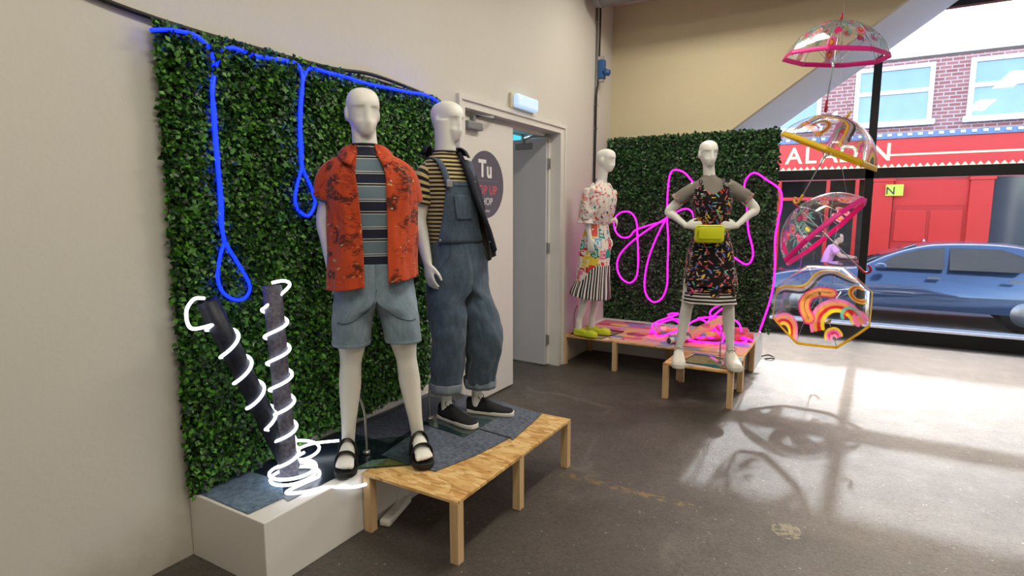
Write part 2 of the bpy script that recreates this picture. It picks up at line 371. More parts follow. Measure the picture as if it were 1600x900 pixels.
d1 = tag(bpy.data.objects.new('door_1', None), kind='structure'); C.objects.link(d1); d1.location = (WX - 0.07, D0, 0)
q = MB(); q.box((WX - 0.09, D0 + 0.015, 0.015), (WX - 0.045, 4.36, 2.268)); wpart(q, 'leaf', DOOR_WHITE, d1, smooth=False, bevel=0.003)
def closer(base, ux, uz, un, root, flip=1):
    base, ux, un = np3(base), np3(ux), np3(un)
    def bx(mbx, a0, a1, z0, z1, n0, n1):
        V = [base + ux * a + un * n_ + np3((0, 0, z)) for z in (z0, z1) for a, n_ in ((a0, n0), (a1, n0), (a1, n1), (a0, n1))]
        mbx.add(V, [(0, 3, 2, 1), (4, 5, 6, 7), (0, 1, 5, 4), (1, 2, 6, 5), (2, 3, 7, 6), (3, 0, 4, 7)])
    q = MB(); bx(q, 0, 0.2, -0.03, 0.03, 0.0, 0.05); b = wpart(q, 'closer_body', GREY_METAL, root, smooth=False, bevel=0.008)
    q = MB(); bx(q, 0.085, 0.115, 0.03, 0.075, 0.012, 0.04)
    wpart(q, 'closer_spindle', GREY_METAL, root, smooth=False)
    q = MB(); q.sweep([base + ux * 0.1 + un * 0.03 + np3((0, 0, 0.075)), base + ux * (0.1 + 0.15 * flip) + un * 0.11 + np3((0, 0, 0.08)), base + ux * (0.1 + 0.29 * flip) + un * 0.02 + np3((0, 0, 0.085))], 0.013, 0.006, n=6)
    wpart(q, 'closer_arm', GREY_METAL, root)
closer((WX - 0.045, 3.62, 2.20), (0, 1, 0), 1, (1, 0, 0), d1)
# round poster on the closed leaf
M = Mat('poster_grey'); SIGN = M.done(M.bsdf(M.mix(M.noise(M.coord(), 2), lin(88, 84, 96), lin(98, 92, 106)), 0.5))
SIGN_W = plain('print_white', lin(232, 230, 232), 0.6); SIGN_R = plain('print_coral', lin(226, 96, 108), 0.6)
SIGN_G = plain('print_rule', lin(140, 134, 146), 0.6)
sx = WX - 0.045; sc_ = (3.93, 1.77)
def text_mesh(txt, size, mat, o0, xdir, zdir, align='CENTER', extr=0.0008, bold=0.0, xs=1.0):
    cu = bpy.data.curves.new('text', 'FONT'); cu.body = txt; cu.size = size; cu.align_x = align; cu.extrude = extr; cu.offset = bold; cu.resolution_u = 4
    o = bpy.data.objects.new('text', cu); C.objects.link(o); bpy.context.view_layer.update()
    me = bpy.data.meshes.new_from_object(o.evaluated_get(bpy.context.evaluated_depsgraph_get()))
    bpy.data.objects.remove(o)
    xd, zd = np3(xdir), np3(zdir); nd = np.cross(xd, zd); k = len(me.vertices); v = np.zeros(k * 3); me.vertices.foreach_get('co', v); v = v.reshape(-1, 3)
    V = np3(o0) + np.outer(v[:, 0] * xs, xd) + np.outer(v[:, 1], zd) + np.outer(v[:, 2], nd)
    b = MB(); b.add(V, [tuple(p.vertices) for p in me.polygons]); return b
sg = thing('poster', 'round dark grey pop-up shop poster stuck on the white door', 'poster', (sx, sc_[0], sc_[1]))
q = MB(); k = 64; V = [(sx + dz, sc_[0] + 0.265 * math.cos(a), sc_[1] + 0.265 * math.sin(a)) for dz in (0.0003, 0.0022) for a in np.linspace(0, 2 * math.pi, k, endpoint=False)]
q.add(V, [tuple(range(k, 2 * k)), tuple(reversed(range(k)))] + [(i, (i + 1) % k, k + (i + 1) % k, k + i) for i in range(k)]); wpart(q, 'disc', SIGN, sg, smooth=False)
for nm, txt, sz, mt, yy, zz, bold, xs in (('logo', 'T', 0.185, SIGN_W, 3.875, 1.833, 0.006, 0.95), ('logo', 'u', 0.175, SIGN_W, 3.975, 1.83, 0.006, 0.9), ('lettering', 'POP UP', 0.105, SIGN_R, 3.925, 1.692, 0.0, 0.95), ('lettering', 'SHOP', 0.082, SIGN_W, 3.925, 1.61, 0.0, 0.95), ('lettering', 'Express', 0.036, SIGN_W, 3.925, 1.553, 0.0, 1.0)):
    wpart(text_mesh(txt, sz, mt, (sx + 0.0032, yy, zz), (0, 1, 0), (0, 0, 1), bold=bold, xs=xs), nm, mt, sg, smooth=False)
q = MB(); q.box((sx + 0.002, 3.74, 1.798), (sx + 0.004, 4.11, 1.801)); wpart(q, 'rule', SIGN_G, sg, smooth=False)
d2 = tag(bpy.data.objects.new('door_2', None), kind='structure'); C.objects.link(d2); hx, hy = WX - 0.10, D1 - 0.03; d2.location = (hx, hy, 0)
dv = np3((-0.9965, 0.085, 0)); nv = np3((-dv[1], dv[0], 0))   # leaf swings into the corridor
q = MB(); V = [np3((hx, hy, 0)) + dv * a + nv * b + np3((0, 0, z)) for z in (0.015, 2.268) for a, b in ((0, 0), (0.79, 0), (0.79, 0.045), (0, 0.045))]
q.add(V, [(3, 2, 1, 0), (4, 5, 6, 7), (0, 1, 5, 4), (1, 2, 6, 5), (2, 3, 7, 6), (3, 0, 4, 7)])
leaf2 = wpart(q, 'leaf', DOOR_GREY, d2, smooth=False)
q = MB(); q.box((hx + 0.002, hy - 0.012, 0.02), (hx + 0.012, hy + 0.03, 2.26)); wpart(q, 'edge_strip', WHITE_PAINT, d2, smooth=False)
for z in (2.02, 1.2, 0.27):
    q = MB(); q.box((hx - 0.028, hy - 0.022, z - 0.05), (hx + 0.03, hy - 0.008, z + 0.05)); q.sweep([(hx + 0.004, hy - 0.022, z - 0.055), (hx + 0.004, hy - 0.022, z + 0.055)], 0.008, n=8)
    wpart(q, 'hinge', STEEL, d2, smooth=False)
closer((-2.955, hy + 0.02, 2.20), (0.9965, -0.085, 0), 1, (-0.085, -0.9965, 0), d2, 1)
# emergency light over the door
lt = thing('emergency_light', 'lit oblong emergency bulkhead light above the door frame', 'light', (WX, 4.4, 2.40))
q = MB(); q.box((WX, 4.21, 2.40), (WX + 0.03, 4.60, 2.53)); wpart(q, 'back_box', plain('cream_plastic', lin(214, 205, 180), 0.5), lt, smooth=False, bevel=0.01)
M = Mat('lit_diffuser'); co = M.coord(); d = M.vor(co, 5.0)
e = M.mix(M.ramp(M.xyz(co)[1], [(-0.0, (0, 0, 0)), (1.0, (0, 0, 0))]), lin(172, 205, 238), lin(172, 205, 238))
DIFF = M.done(M.bsdf(lin(190, 205, 225), 0.25, 0.5, emit=e, estr=0.75))
lt['_'] = 0; del lt['_']; q = MB(); q.box((WX + 0.03, 4.225, 2.408), (WX + 0.085, 4.59, 2.522)); wpart(q, 'diffuser', DIFF, lt, smooth=False, bevel=0.022)
q = MB(); q.ball((WX + 0.086, 4.262, 2.485), 0.008); wpart(q, 'indicator', glow('green_led', (0.3, 1, 0.6, 1), 9), lt)
# conduit with blue isolator, grey duct
cd = thing('wall_conduit', 'grey vertical conduit with a cable beside the corner of the room', 'conduit', (WX + 0.01, 6.03, 0.3))
q = MB(); q.wire([(WX + 0.014, 6.045, 0.34), (WX + 0.014, 6.045, CEIL_Z)], 0.013, 10); wpart(q, 'tube', GREY_METAL, cd)
q = MB(); q.wire(spline([(WX + 0.03, 6.085, CEIL_Z - 0.05), (WX + 0.03, 6.09, 3.5), (WX + 0.03, 6.08, 3.22)], 6), 0.010, 8); q.wire(spline([(WX + 0.03, 6.075, 2.98), (WX + 0.03, 6.02, 2.8), (WX + 0.03, 6.015, 2.4), (WX + 0.028, 6.0, 1.6), (WX + 0.028, 6.01, 0.9)], 8), 0.010, 8); wpart(q, 'cable', BLACK, cd)
for z in (3.55, 2.7, 2.45, 1.9):
    q = MB(); q.box((WX, 6.025, z), (WX + 0.033, 6.066, z + 0.018)); wpart(q, 'clip', STEEL, cd, smooth=False)
PLG = plain('grey_plastic', lin(176, 172, 164), 0.5); BLUE_PL = plain('blue_plastic', lin(44, 92, 150), 0.45)
iso = thing('isolator_switch', 'blue industrial socket mounted on the conduit', 'switch', (WX + 0.03, 6.07, 2.98))
q = MB(); q.box((WX + 0.03, 6.035, 2.98), (WX + 0.10, 6.115, 3.18)); wpart(q, 'box', BLUE_PL, iso, smooth=False, bevel=0.012)
q = MB(); q.sweep([(WX + 0.10, 6.06, 3.05), (WX + 0.155, 6.05, 3.03)], 0.034, n=14); wpart(q, 'socket_lid', BLUE_PL, iso)
for z0, z1 in ((3.18, 3.215), (2.95, 2.98)):
    q = MB(); q.box((WX + 0.04, 6.05, z0), (WX + 0.085, 6.10, z1)); wpart(q, 'gland', PLG, iso, smooth=False)
du = thing('air_duct', 'grey round duct hanging under the ceiling in the corner', 'duct', (-2.4, 5.8, 3.62))
q = MB(); q.sweep([(-2.41, 5.80, 3.755), (-2.40, 5.80, 3.755), (0.9, 5.80, 3.755)], [0.115, 0.125, 0.125], n=28); wpart(q, 'pipe', GREY_METAL, du)
q = MB(); q.sweep([(-2.38, 5.80, 3.755), (-2.34, 5.80, 3.755)], 0.131, n=28); wpart(q, 'collar', GREY_METAL, du)
for x in (-1.6, 0.2):
    for y in (5.67, 5.925):
        q = MB(); q.box((x, y, 3.74), (x + 0.03, y + 0.005, CEIL_Z)); wpart(q, 'hanger', STEEL, du, smooth=False)
# ------------------------------------------------------------------ shop window
wn = tag(bpy.data.objects.new('window_1', None), kind='structure'); C.objects.link(wn); wn.location = (1.3, SY, 0)
x0, x1 = -1.75, XR
q = MB(); q.box((x0, SY - 0.06, 0), (x1, SY + 0.06, 0.16)); wpart(q, 'sill', BLACK_FRAME, wn, smooth=False, bevel=0.005)
q = MB(); q.box((x0, SY - 0.05, 1.955), (x1, SY + 0.05, 2.075)); wpart(q, 'transom', BLACK_FRAME, wn, smooth=False)
for a, wd in ((-1.75, 0.05), (0.105, 0.085), (1.95, 0.085), (3.7, 0.085)):
    q = MB(); q.box((a, SY - 0.05, 0.16), (a + wd, SY + 0.05, CEIL_Z)); wpart(q, 'post', BLACK_FRAME, wn, smooth=False)
q = MB(); q.box((x0, SY - 0.05, CEIL_Z - 0.07), (x1, SY + 0.05, CEIL_Z)); wpart(q, 'head', BLACK_FRAME, wn, smooth=False)
for a, b in ((-1.70, 0.105), (0.19, 1.95), (2.035, 3.7), (3.785, XR)):
    for z0, z1 in ((0.16, 1.955), (2.075, CEIL_Z - 0.07)):
        q = MB(); q.add([(a, SY, z0), (b, SY, z0), (b, SY, z1), (a, SY, z1)], [(0, 1, 2, 3)]); wpart(q, 'pane', PANE, wn, smooth=False)
# ------------------------------------------------------------------ street outside
GZ = -0.35
PAVE = plain('pavement', lin(176, 178, 182), 0.8, var=0.12, scale=3, bump=0.2)
ROAD = plain('asphalt', lin(98, 99, 102), 0.85, var=0.15, scale=5, bump=0.3)
mb = MB(); mb.box((-14, SY + 0.06, GZ - 0.3), (18, 11.6, GZ)); struct(mb, 'pavement', PAVE, smooth=False)
mb = MB(); mb.box((-14, 11.6, GZ - 0.4), (18, 15.0, GZ - 0.08)); struct(mb, 'road', ROAD, smooth=False)
mb = MB(); mb.box((-14, 15.0, GZ - 0.3), (18, 24, GZ + 0.02)); struct(mb, 'pavement_far', PAVE, smooth=False)
mb = MB(); mb.box((-14, 11.5, GZ - 0.3), (18, 11.62, GZ + 0.01)); struct(mb, 'kerb', plain('kerb_stone', lin(160, 160, 160), 0.8), smooth=False)
M = Mat('brickwork'); co = M.coord()
br = M.n('TexBrick', {'Vector': M.map(co, (1, 1, 1), (math.pi / 2, 0, 0)), 'Color1': lin(186, 120, 112), 'Color2': lin(164, 98, 92), 'Mortar': lin(200, 180, 172), 'Scale': 1.0, 'Mortar Size': 0.012, 'Brick Width': 0.23, 'Row Height': 0.085}, out=None)
BRICK = M.done(M.bsdf(br.outputs[0], 0.85, 0.2, normal=M.bump(br.outputs[1], -0.3, 0.01)))
RED = plain('red_shop_paint', lin(226, 44, 36), 0.4, var=0.04, scale=3); RED_D = plain('red_painted_timber', lin(208, 36, 30), 0.45, var=0.06, scale=4)
CREAM_T = plain('cream_lettering', lin(240, 226, 170), 0.5); WHITE_S = plain('white_sash', lin(236, 238, 240), 0.5)
M = Mat('dark_shop_glass'); DARKGL = M.done(M.bsdf(lin(60, 66, 74), 0.08, 0.8))
M = Mat('sash_glass'); SASHGL = M.done(M.bsdf(M.mix(M.noise(M.coord(), 1.2, 2), lin(96, 124, 140), lin(142, 166, 180)), 0.06, 0.9))
FY = 17.0
bd = thing('shop_building', 'brick building across the street with a red shopfront below', 'building', (0.5, FY, GZ))
q = MB(); q.box((-9, FY + 0.05, 3.42), (12, FY + 2.6, 5.55)); wpart(q, 'upper_wall', BRICK, bd, smooth=False)
q = MB(); q.box((-9, FY + 2.2, GZ), (12, FY + 2.6, 3.42)); q.box((-9, FY + 0.2, GZ), (-3.2, FY + 2.6, 3.42)); q.box((4.6, FY + 0.2, GZ), (12, FY + 2.6, 3.42)); wpart(q, 'lower_wall', plain('dim_interior', lin(70, 66, 64), 0.8, var=0.2, scale=2), bd, smooth=False)
q = MB(); q.box((-9.1, FY - 0.15, 5.50), (12.1, FY + 2.7, 5.62)); wpart(q, 'parapet', WHITE_S, bd, smooth=False)
for a, b in ((-3.6, -2.4), (-1.95, -0.86), (-0.14, 1.45), (2.1, 3.6), (4.3, 5.8)):
    f = MB(); z0, z1 = 3.68, 5.02
    f.box((a, FY - 0.03, z0 + 0.05), (a + 0.10, FY + 0.09, z1)); f.box((b - 0.10, FY - 0.03, z0 + 0.05), (b, FY + 0.09, z1)); f.box((a + 0.10, FY - 0.028, z1 - 0.10), (b - 0.10, FY + 0.09, z1 - 0.001)); f.box((a - 0.06, FY - 0.10, z0 - 0.08), (b + 0.06, FY + 0.09, z0 + 0.05)); f.box((a + 0.10, FY - 0.025, 4.36), (b - 0.10, FY + 0.07, 4.46))
    wf = wpart(f, 'sash_window', WHITE_S, bd, smooth=False)
    for z2, z3 in ((z0 + 0.05, 4.36), (4.46, z1 - 0.1)):
        g = MB(); g.box((a + 0.1, FY + 0.02, z2), (b - 0.1, FY + 0.06, z3)); wpart(g, 'pane', SASHGL, bd, parent=wf, smooth=False)
q = MB(); q.box((-3.3, FY - 0.25, 3.30), (4.7, FY + 0.15, 3.42)); wpart(q, 'cornice', plain('slate_blue_lead', lin(120, 138, 168), 0.5), bd, smooth=False)
for i in range(40):
    q = MB(); x = -3.2 + 0.2 * i; q.box((x, FY - 0.28, 3.35), (x + 0.09, FY - 0.25, 3.41)); wpart(q, 'cornice_block', WHITE_S, bd, smooth=False)
q = MB(); q.box((-3.3, FY - 0.2, 2.62), (4.7, FY + 0.15, 3.30)); fa = wpart(q, 'fascia', RED, bd, smooth=False)
for ch, x in (('A', -1.40), ('L', -1.02), ('A', -0.60), ('D', -0.18), ('I', 0.16), ('N', 0.50)):
    wpart(text_mesh(ch, 0.58, CREAM_T, (x, FY - 0.203, 2.80), (1, 0, 0), (0, 0, 1), bold=0.008, extr=0.004), 'letter', CREAM_T, bd, parent=fa, smooth=False)
q = MB(); q.box((0.66, FY - 0.206, 2.895), (4.0, FY - 0.2, 2.94)); wpart(q, 'flourish', CREAM_T, bd, parent=fa, smooth=False)
q = MB()
for i in range(56):
    x = -3.25 + 0.14 * i; q.add([(x, FY - 0.21, 2.62), (x + 0.14, FY - 0.21, 2.62), (x + 0.07, FY - 0.21, 2.71), (x, FY - 0.2, 2.62), (x + 0.14, FY - 0.2, 2.62), (x + 0.07, FY - 0.2, 2.71)], [(0, 1, 2), (5, 4, 3), (0, 2, 5, 3), (1, 4, 5, 2)])
wpart(q, 'zigzag_border', CREAM_T, bd, parent=fa, smooth=False)['kind'] = 'stuff'
q = MB(); q.box((-3.3, FY - 0.02, 2.36), (4.7, FY + 0.05, 2.62)); wpart(q, 'upper_board', plain('faded_red_board', lin(196, 88, 86), 0.5, var=0.08), bd, smooth=False)
q = MB(); q.box((-3.3, FY - 0.1, 1.86), (0.40, FY + 0.05, 1.94)); wpart(q, 'rail', RED, bd, smooth=False)
for x in (-3.2, -1.75, -0.62, 0.02):
    q = MB(); q.box((x, FY - 0.06, GZ), (x + 0.085, FY + 0.06, 2.4)); wpart(q, 'mullion', RED_D, bd, smooth=False)
for x, wd in ((0.40, 0.42), (2.3, 0.42), (4.2, 0.4)):
    q = MB(); q.box((x, FY - 0.10, GZ), (x + wd, FY + 0.12, 2.62)); q.box((x - 0.03, FY - 0.14, GZ), (x + wd + 0.03, FY + 0.12, GZ + 0.35)); q.box((x - 0.03, FY - 0.14, 2.30), (x + wd + 0.03, FY + 0.12, 2.40)); wpart(q, 'pilaster', RED, bd, smooth=False)
dr = MB(); dr.box((0.84, FY, GZ), (2.3, FY + 0.06, 2.36)); dd = wpart(dr, 'red_door', RED_D, bd, smooth=False)
for a in (0.90, 1.60):
    for z0, z1 in ((-0.15, 0.7), (0.85, 1.6)):
        q = MB(); q.box((a, FY - 0.03, z0), (a + 0.62, FY, z1)); wpart(q, 'door_panel', RED, bd, parent=dd, smooth=False, bevel=0.012)
q = MB(); q.box((0.86, FY - 0.012, 1.72), (2.28, FY, 2.3)); wpart(q, 'fanlight', RED, bd, parent=dd, smooth=False)
q = MB(); q.ball((1.52, FY - 0.06, 0.86), (0.03, 0.03, 0.07)); wpart(q, 'knocker', STEEL, bd, parent=dd)
q = MB(); q.box((2.72, FY, GZ), (4.2, FY + 0.06, 2.36)); wpart(q, 'shop_window', DARKGL, bd, smooth=False)
# awning over the shop window, outside
M = Mat('awning_canvas'); AWN = M.done(M.n('MixShader', {0: 0.5, 1: M.bsdf(lin(238, 238, 236), 0.9, 0.2), 2: M.n('BsdfTranslucent', {0: lin(240, 240, 238)})}))
aw = thing('awning', 'white canvas awning above the outside of the shop window', 'awning', (1.4, SY + 0.1, 3.66))
q = MB(); q.add([(-1.9, SY + 0.10, 3.80), (XR + 0.4, SY + 0.10, 3.80), (XR + 0.4, 9.9, 3.66), (-1.9, 9.9, 3.66)], [(0, 1, 2, 3)]); wpart(q, 'canvas', AWN, aw, smooth=False, solid=0.006)
q = MB(); q.box((-1.9, 9.88, 3.63), (XR + 0.4, 9.92, 3.67)); wpart(q, 'front_bar', GREY_METAL, aw, smooth=False)
# small yellow number plate beside the door
ns = thing('yellow_sign', 'small yellow letter sign on the red shopfront', 'sign', (0.74, FY - 0.16, 1.93))
q = MB(); q.box((0.66, FY - 0.16, 1.95), (1.02, FY - 0.13, 2.22)); wpart(q, 'plate', plain('sign_yellow', lin(222, 214, 70), 0.5), ns, smooth=False)
wpart(text_mesh('N', 0.26, BLACK, (0.76, FY - 0.163, 1.985), (1, 0, 0), (0, 0, 1)), 'letter', BLACK, ns, smooth=False)
# cafe furniture in the shop bay
DKW = plain('dark_wood', lin(58, 44, 38), 0.5, var=0.2)
ct = thing('cafe_table', 'dark cafe table in front of the seated person', 'table', (0.12, 16.35, GZ))
q = MB(); q.lathe([(0.0, 0.70), (0.36, 0.70), (0.36, 0.735), (0.0, 0.735)], 24, (0.12, 16.35, GZ)); wpart(q, 'top', DKW, ct, smooth=False)
q = MB(); q.lathe([(0.22, 0.02), (0.2, 0.04), (0.035, 0.06), (0.03, 0.70)], 16, (0.12, 16.35, GZ)); wpart(q, 'pedestal', BLACK_FRAME, ct)
# parked car, bonnet to the left
CAR = Mat('car_paint'); CARM = CAR.done(CAR.bsdf(lin(58, 78, 108), 0.18, 0.6, 0.35, coat=0.8))
CARGL = Mat('car_glass'); CARGLM = CARGL.done(CARGL.bsdf(lin(36, 44, 52), 0.05, 0.9))
CY0, CY1, CG = 12.25, 13.95, GZ - 0.08
car = thing('parked_car', 'dark blue parked car seen through the shop window', 'car', (1.6, 13.1, CG))
prof = spline([(-1.42, 0.30), (-1.45, 0.55), (-1.32, 0.78), (-0.9, 0.90), (-0.2, 0.99), (0.15, 1.02), (0.6, 1.24), (1.05, 1.40), (1.5, 1.46), (2.3, 1.45), (2.9, 1.30), (3.35, 1.06), (3.5, 0.9), (3.52, 0.5), (3.45, 0.28)], 6)
rows = []
for t in np.linspace(0, 1, 15):
    k = 1 - abs(2 * t - 1) ** 6; s_ = t * 2 - 1; row = []
    for x, z in prof:
        tum = max(0, z - 0.92) * 0.42
        y = 13.1 + s_ * (0.86 - tum); row.append((x, y, CG + z - 0.06 * (1 - k) * (z > 0.5)))
    rows.append(row)
q = MB(); q.grid(np.array(rows)); k = len(prof)
for r_, rev in ((0, False), (14, True)):
    b_ = r_ * k; ids = [b_ + i for i in range(k)]; q.f.append(tuple(ids if rev else reversed(ids))); q.mi.append(0)
wpart(q, 'body', CARM, car)
def sidewin(pts, nm):
    q = MB(); V = []
    for e in (-0.012, 0.02):
        for x, z in pts: V.append((x, 13.1 - 0.86 + max(0, z - 0.92) * 0.42 + e, CG + z))
    n = len(pts); q.add(V, [tuple(range(n)), tuple(reversed(range(n, 2 * n)))] + [(i, n + i, n + (i + 1) % n, (i + 1) % n) for i in range(n)]); wpart(q, nm, CARGLM, car, smooth=False)
sidewin([(0.42, 1.0), (1.42, 1.0), (1.42, 1.37), (1.05, 1.33), (0.7, 1.21)], 'front_window'); sidewin([(1.5, 1.0), (2.5, 1.0), (2.62, 1.20), (2.2, 1.36), (1.5, 1.37)], 'rear_window')
q = MB(); q.add([(0.20, 12.46, CG + 1.05), (0.20, 13.74, CG + 1.05), (1.02, 13.60, CG + 1.405), (1.02, 12.60, CG + 1.405)], [(0, 1, 2, 3)]); wpart(q, 'windscreen', CARGLM, car, solid=0.01)
for x in (-0.75, 2.55):
    for yy in (12.25, 13.75):
        q = MB(); q.sweep([(x, yy, CG + 0.31), (x, yy + 0.2, CG + 0.31)], 0.31, n=24, up=(0, 0, 1)); wh = wpart(q, 'wheel', BLACK, car)
        q = MB(); q.sweep([(x, yy - 0.012, CG + 0.31), (x, yy + 0.0, CG + 0.31)], 0.2, n=20, up=(0, 0, 1)); wpart(q, 'hub', STEEL, car, parent=wh)
q = MB(); q.ball((0.5, 12.16, CG + 1.03), (0.10, 0.06, 0.06)); wpart(q, 'wing_mirror', CARM, car)
q = MB(); q.ball((-1.38, 12.45, CG + 0.68), (0.10, 0.16, 0.08)); wpart(q, 'headlamp', plain('lamp_glass', lin(210, 216, 222), 0.1), car)
for x in (1.2, 2.3):
    q = MB(); q.box((x, 12.215, CG + 0.84), (x + 0.18, 12.24, CG + 0.87)); wpart(q, 'door_handle', STEEL, car, smooth=False)
# ------------------------------------------------------------------ leaf walls
def m_leaf(name, dk, md, lt, rough=0.35):
    M = Mat(name); r = M.n('NewGeometry', out='Random Per Island')
    c = M.ramp(r, [(0.0, dk), (0.45, md), (0.8, lt), (1.0, tuple(min(1, x * 1.6) for x in lt[:3]) + (1,))])
    b = M.bsdf(c, rough, 0.45); t = M.n('BsdfTranslucent', {0: c})
    return M.done(M.n('MixShader', {0: 0.18, 1: b, 2: t}))
LEAF1 = m_leaf('leaf_green', lin(14, 38, 14), lin(36, 80, 28), lin(84, 140, 44))
LEAF2 = m_leaf('leaf_dark_green', lin(22, 44, 26), lin(38, 72, 40), lin(66, 108, 58))
IVY = m_leaf('ivy_green', lin(34, 76, 34), lin(60, 116, 46), lin(98, 150, 60))
BACKING = plain('hedge_backing', lin(22, 30, 20), 0.9, var=0.4, scale=30)
def foliage(n, W, Hh, depth, smin, smax, seed, taper=0.0):
    """n folded leaves on a W x Hh panel; local frame: a along, b up, c outward"""
    g = np.random.default_rng(seed)
    a = g.uniform(-0.012, W + 0.012, n); b = g.uniform(-0.02, Hh + 0.005, n)
    rag = 0.03 * np.array([noise.noise((x * 9, seed, 1.7)) for x in np.linspace(0, max(W, Hh), 64)])
    b = np.where(b < 0.06, b + np.interp(a, np.linspace(0, max(W, Hh), 64), rag), b)
    clump = np.array([noise.noise((x * 11, y * 11, seed)) for x, y in zip(a, b)]) * 0.5 + np.array([noise.noise((x * 4, y * 4, seed + 9)) for x, y in zip(a, b)]) * 0.35
    c = depth * (0.35 + 0.65 * g.random(n) ** 0.7) + 0.035 * clump
    edge = np.minimum(np.minimum(a, W - a), np.minimum(b + 0.02, Hh - b)); c = np.where(edge < 0.03, c * (0.35 + 0.65 * g.random(n)), c); c = np.maximum(c, 0.008)
    s = g.uniform(smin, smax, n); a = a * (1 - taper * (1 - np.clip(b / Hh, 0, 1))); b = b + (0.8 * taper * a / W) * (1 - np.clip(b / Hh, 0, 1))
    # leaf axes: tip direction t (in panel plane mostly, drooping outwards), normal
    ph = g.uniform(0, 2 * math.pi, n); tilt = g.normal(0.45, 0.4, n)
    t = np.stack([np.cos(ph) * np.cos(tilt), np.sin(ph) * np.cos(tilt) - 0.15, np.sin(tilt)], 1); t /= np.linalg.norm(t, axis=1)[:, None]
    up = np.stack([g.normal(0, 0.35, n), 0.35 + g.normal(0, 0.35, n), np.ones(n)], 1)
    sd = np.cross(t, up); sd /= np.linalg.norm(sd, axis=1)[:, None]; nr = np.cross(sd, t)
    tmpl = [(0, 0, 0), (-0.40, 0.45, 0.10), (0, 1.0, -0.06), (0.40, 0.45, 0.10), (0, 0.5, -0.02)]
    P = np.stack([a, b, c], 1); V = np.zeros((n, 5, 3))
    for i, (x, y, z) in enumerate(tmpl): V[:, i] = P + s[:, None] * (sd * x + t * y + nr * z)
    Fi = np.array([(0, 4, 1), (4, 2, 1), (0, 3, 4), (4, 3, 2)]); Fc = (np.arange(n) * 5)[:, None, None] + Fi[None]
    return V.reshape(-1, 3), Fc.reshape(-1, 3)
def fast_mesh(name, V, Fc, mat):
    me = bpy.data.meshes.new(name); me.vertices.add(len(V)); me.vertices.foreach_set('co', V.ravel()); nf = len(Fc)
    me.loops.add(nf * 3); me.loops.foreach_set('vertex_index', Fc.ravel().astype(np.int32)); me.polygons.add(nf)
    me.polygons.foreach_set('loop_start', np.arange(0, nf * 3, 3, dtype=np.int32)); me.materials.append(mat); me.update(calc_edges=True); me.validate()
    return me
def ivy_mesh(i):
    g = np.random.default_rng(100 + i); outl = []
    for k, (an, r) in enumerate(((-90, 0.12), (-55, 0.62), (-20, 0.42), (18, 0.85), (55, 0.48), (90, 1.15), (125, 0.48), (162, 0.85), (200, 0.42), (235, 0.62))):
        r *= g.uniform(0.9, 1.1); a = math.radians(an + g.uniform(-5, 5)); outl.append((r * math.cos(a), 0.35 + r * math.sin(a), -0.16 * r * r + 0.1 * (k % 2)))
    V = [(0, 0.3, 0.06)] + outl; n = len(outl); b = MB(); b.add(V, [(0, 1 + j, 1 + (j + 1) % n) for j in range(n)]); return b.mesh('ivy_leaf', IVY, False)
IVYM = [ivy_mesh(i) for i in range(4)]
def hedge(name, label, base, adir, odir, W, Hh, depth, nleaf, smin, smax, mat, nivy, seed, isz, taper=0.0):
    root = thing(name, label, 'leaf wall', base); A, O = np3(adir), np3(odir); U = np3((0, 0, 1))
    q = MB(); V = [A * a + U * b + O * c for c in (0.0, 0.02) for a, b in ((0.01, 0.02), (W * (1 - taper) - 0.01, 0.02 + 0.8 * taper), (W - 0.01, Hh - 0.01), (0.01, Hh - 0.01))]
    fl = [(0, 1, 2, 3), (7, 6, 5, 4), (0, 4, 5, 1), (1, 5, 6, 2), (2, 6, 7, 3), (3, 7, 4, 0)]
    q.add(V, fl); q.obj('backing_panel', BACKING, root, smooth=False)
    V, Fc = foliage(nleaf, W, Hh, depth, smin, smax, seed, taper)
    Vw = np.outer(V[:, 0], A) + np.outer(V[:, 1], U) + np.outer(V[:, 2], O)
    o = bpy.data.objects.new('foliage', fast_mesh('foliage', Vw, Fc, mat)); C.objects.link(o); o.parent = root; o['kind'] = 'stuff'
    g = random.Random(seed)
    for i in range(nivy):
        o = bpy.data.objects.new('ivy_leaf', IVYM[i % 4]); C.objects.link(o); o.parent = root
        hb = g.uniform(0.03, Hh - 0.05); p = A * g.uniform(0.02, W - 0.02) * (1 - taper * (1 - hb / Hh)) + U * hb + O * (depth * g.uniform(0.85, 1.15))
        R = Matrix((Vector(A), Vector(U), Vector(O))).transposed()
        R = R @ Matrix.Rotation(g.uniform(0, 6.28), 3, 'Z') @ Matrix.Rotation(g.gauss(0.1, 0.4), 3, 'X') @ Matrix.Rotation(g.gauss(0, 0.35), 3, 'Y')
        o.matrix_local = Matrix.Translation(Vector(p)) @ R.to_4x4() @ Matrix.Scale(g.uniform(*isz), 4)
    return root
HX = WX + 0.012
hedge('leaf_wall_panel', 'large artificial ivy hedge panel hung on the white wall behind the male mannequins', (HX, 1.37, 0.335), (0, 1, 0), (1, 0, 0), 1.80, 1.965, 0.085, 66000, 0.017, 0.032, LEAF1, 150, 3, (0.022, 0.036), 0.09)
hedge('leaf_wall_panel', 'dark artificial hedge panel standing behind the female mannequins', (-2.49, BY - 0.03, 0.32), (1, 0, 0), (0, -1, 0), 1.80, 2.06, 0.10, 52000, 0.026, 0.042, LEAF2, 60, 5, (0.026, 0.04))
q = MB(); q.box((-2.49, BY - 0.03, 2.36), (-0.70, BY - 0.005, 2.39)); single(q, 'hedge_batten', WHITE_PAINT, 'pale timber batten along the top of the dark hedge panel', 'batten', (-1.6, BY - 0.02, 2.36), smooth=False)
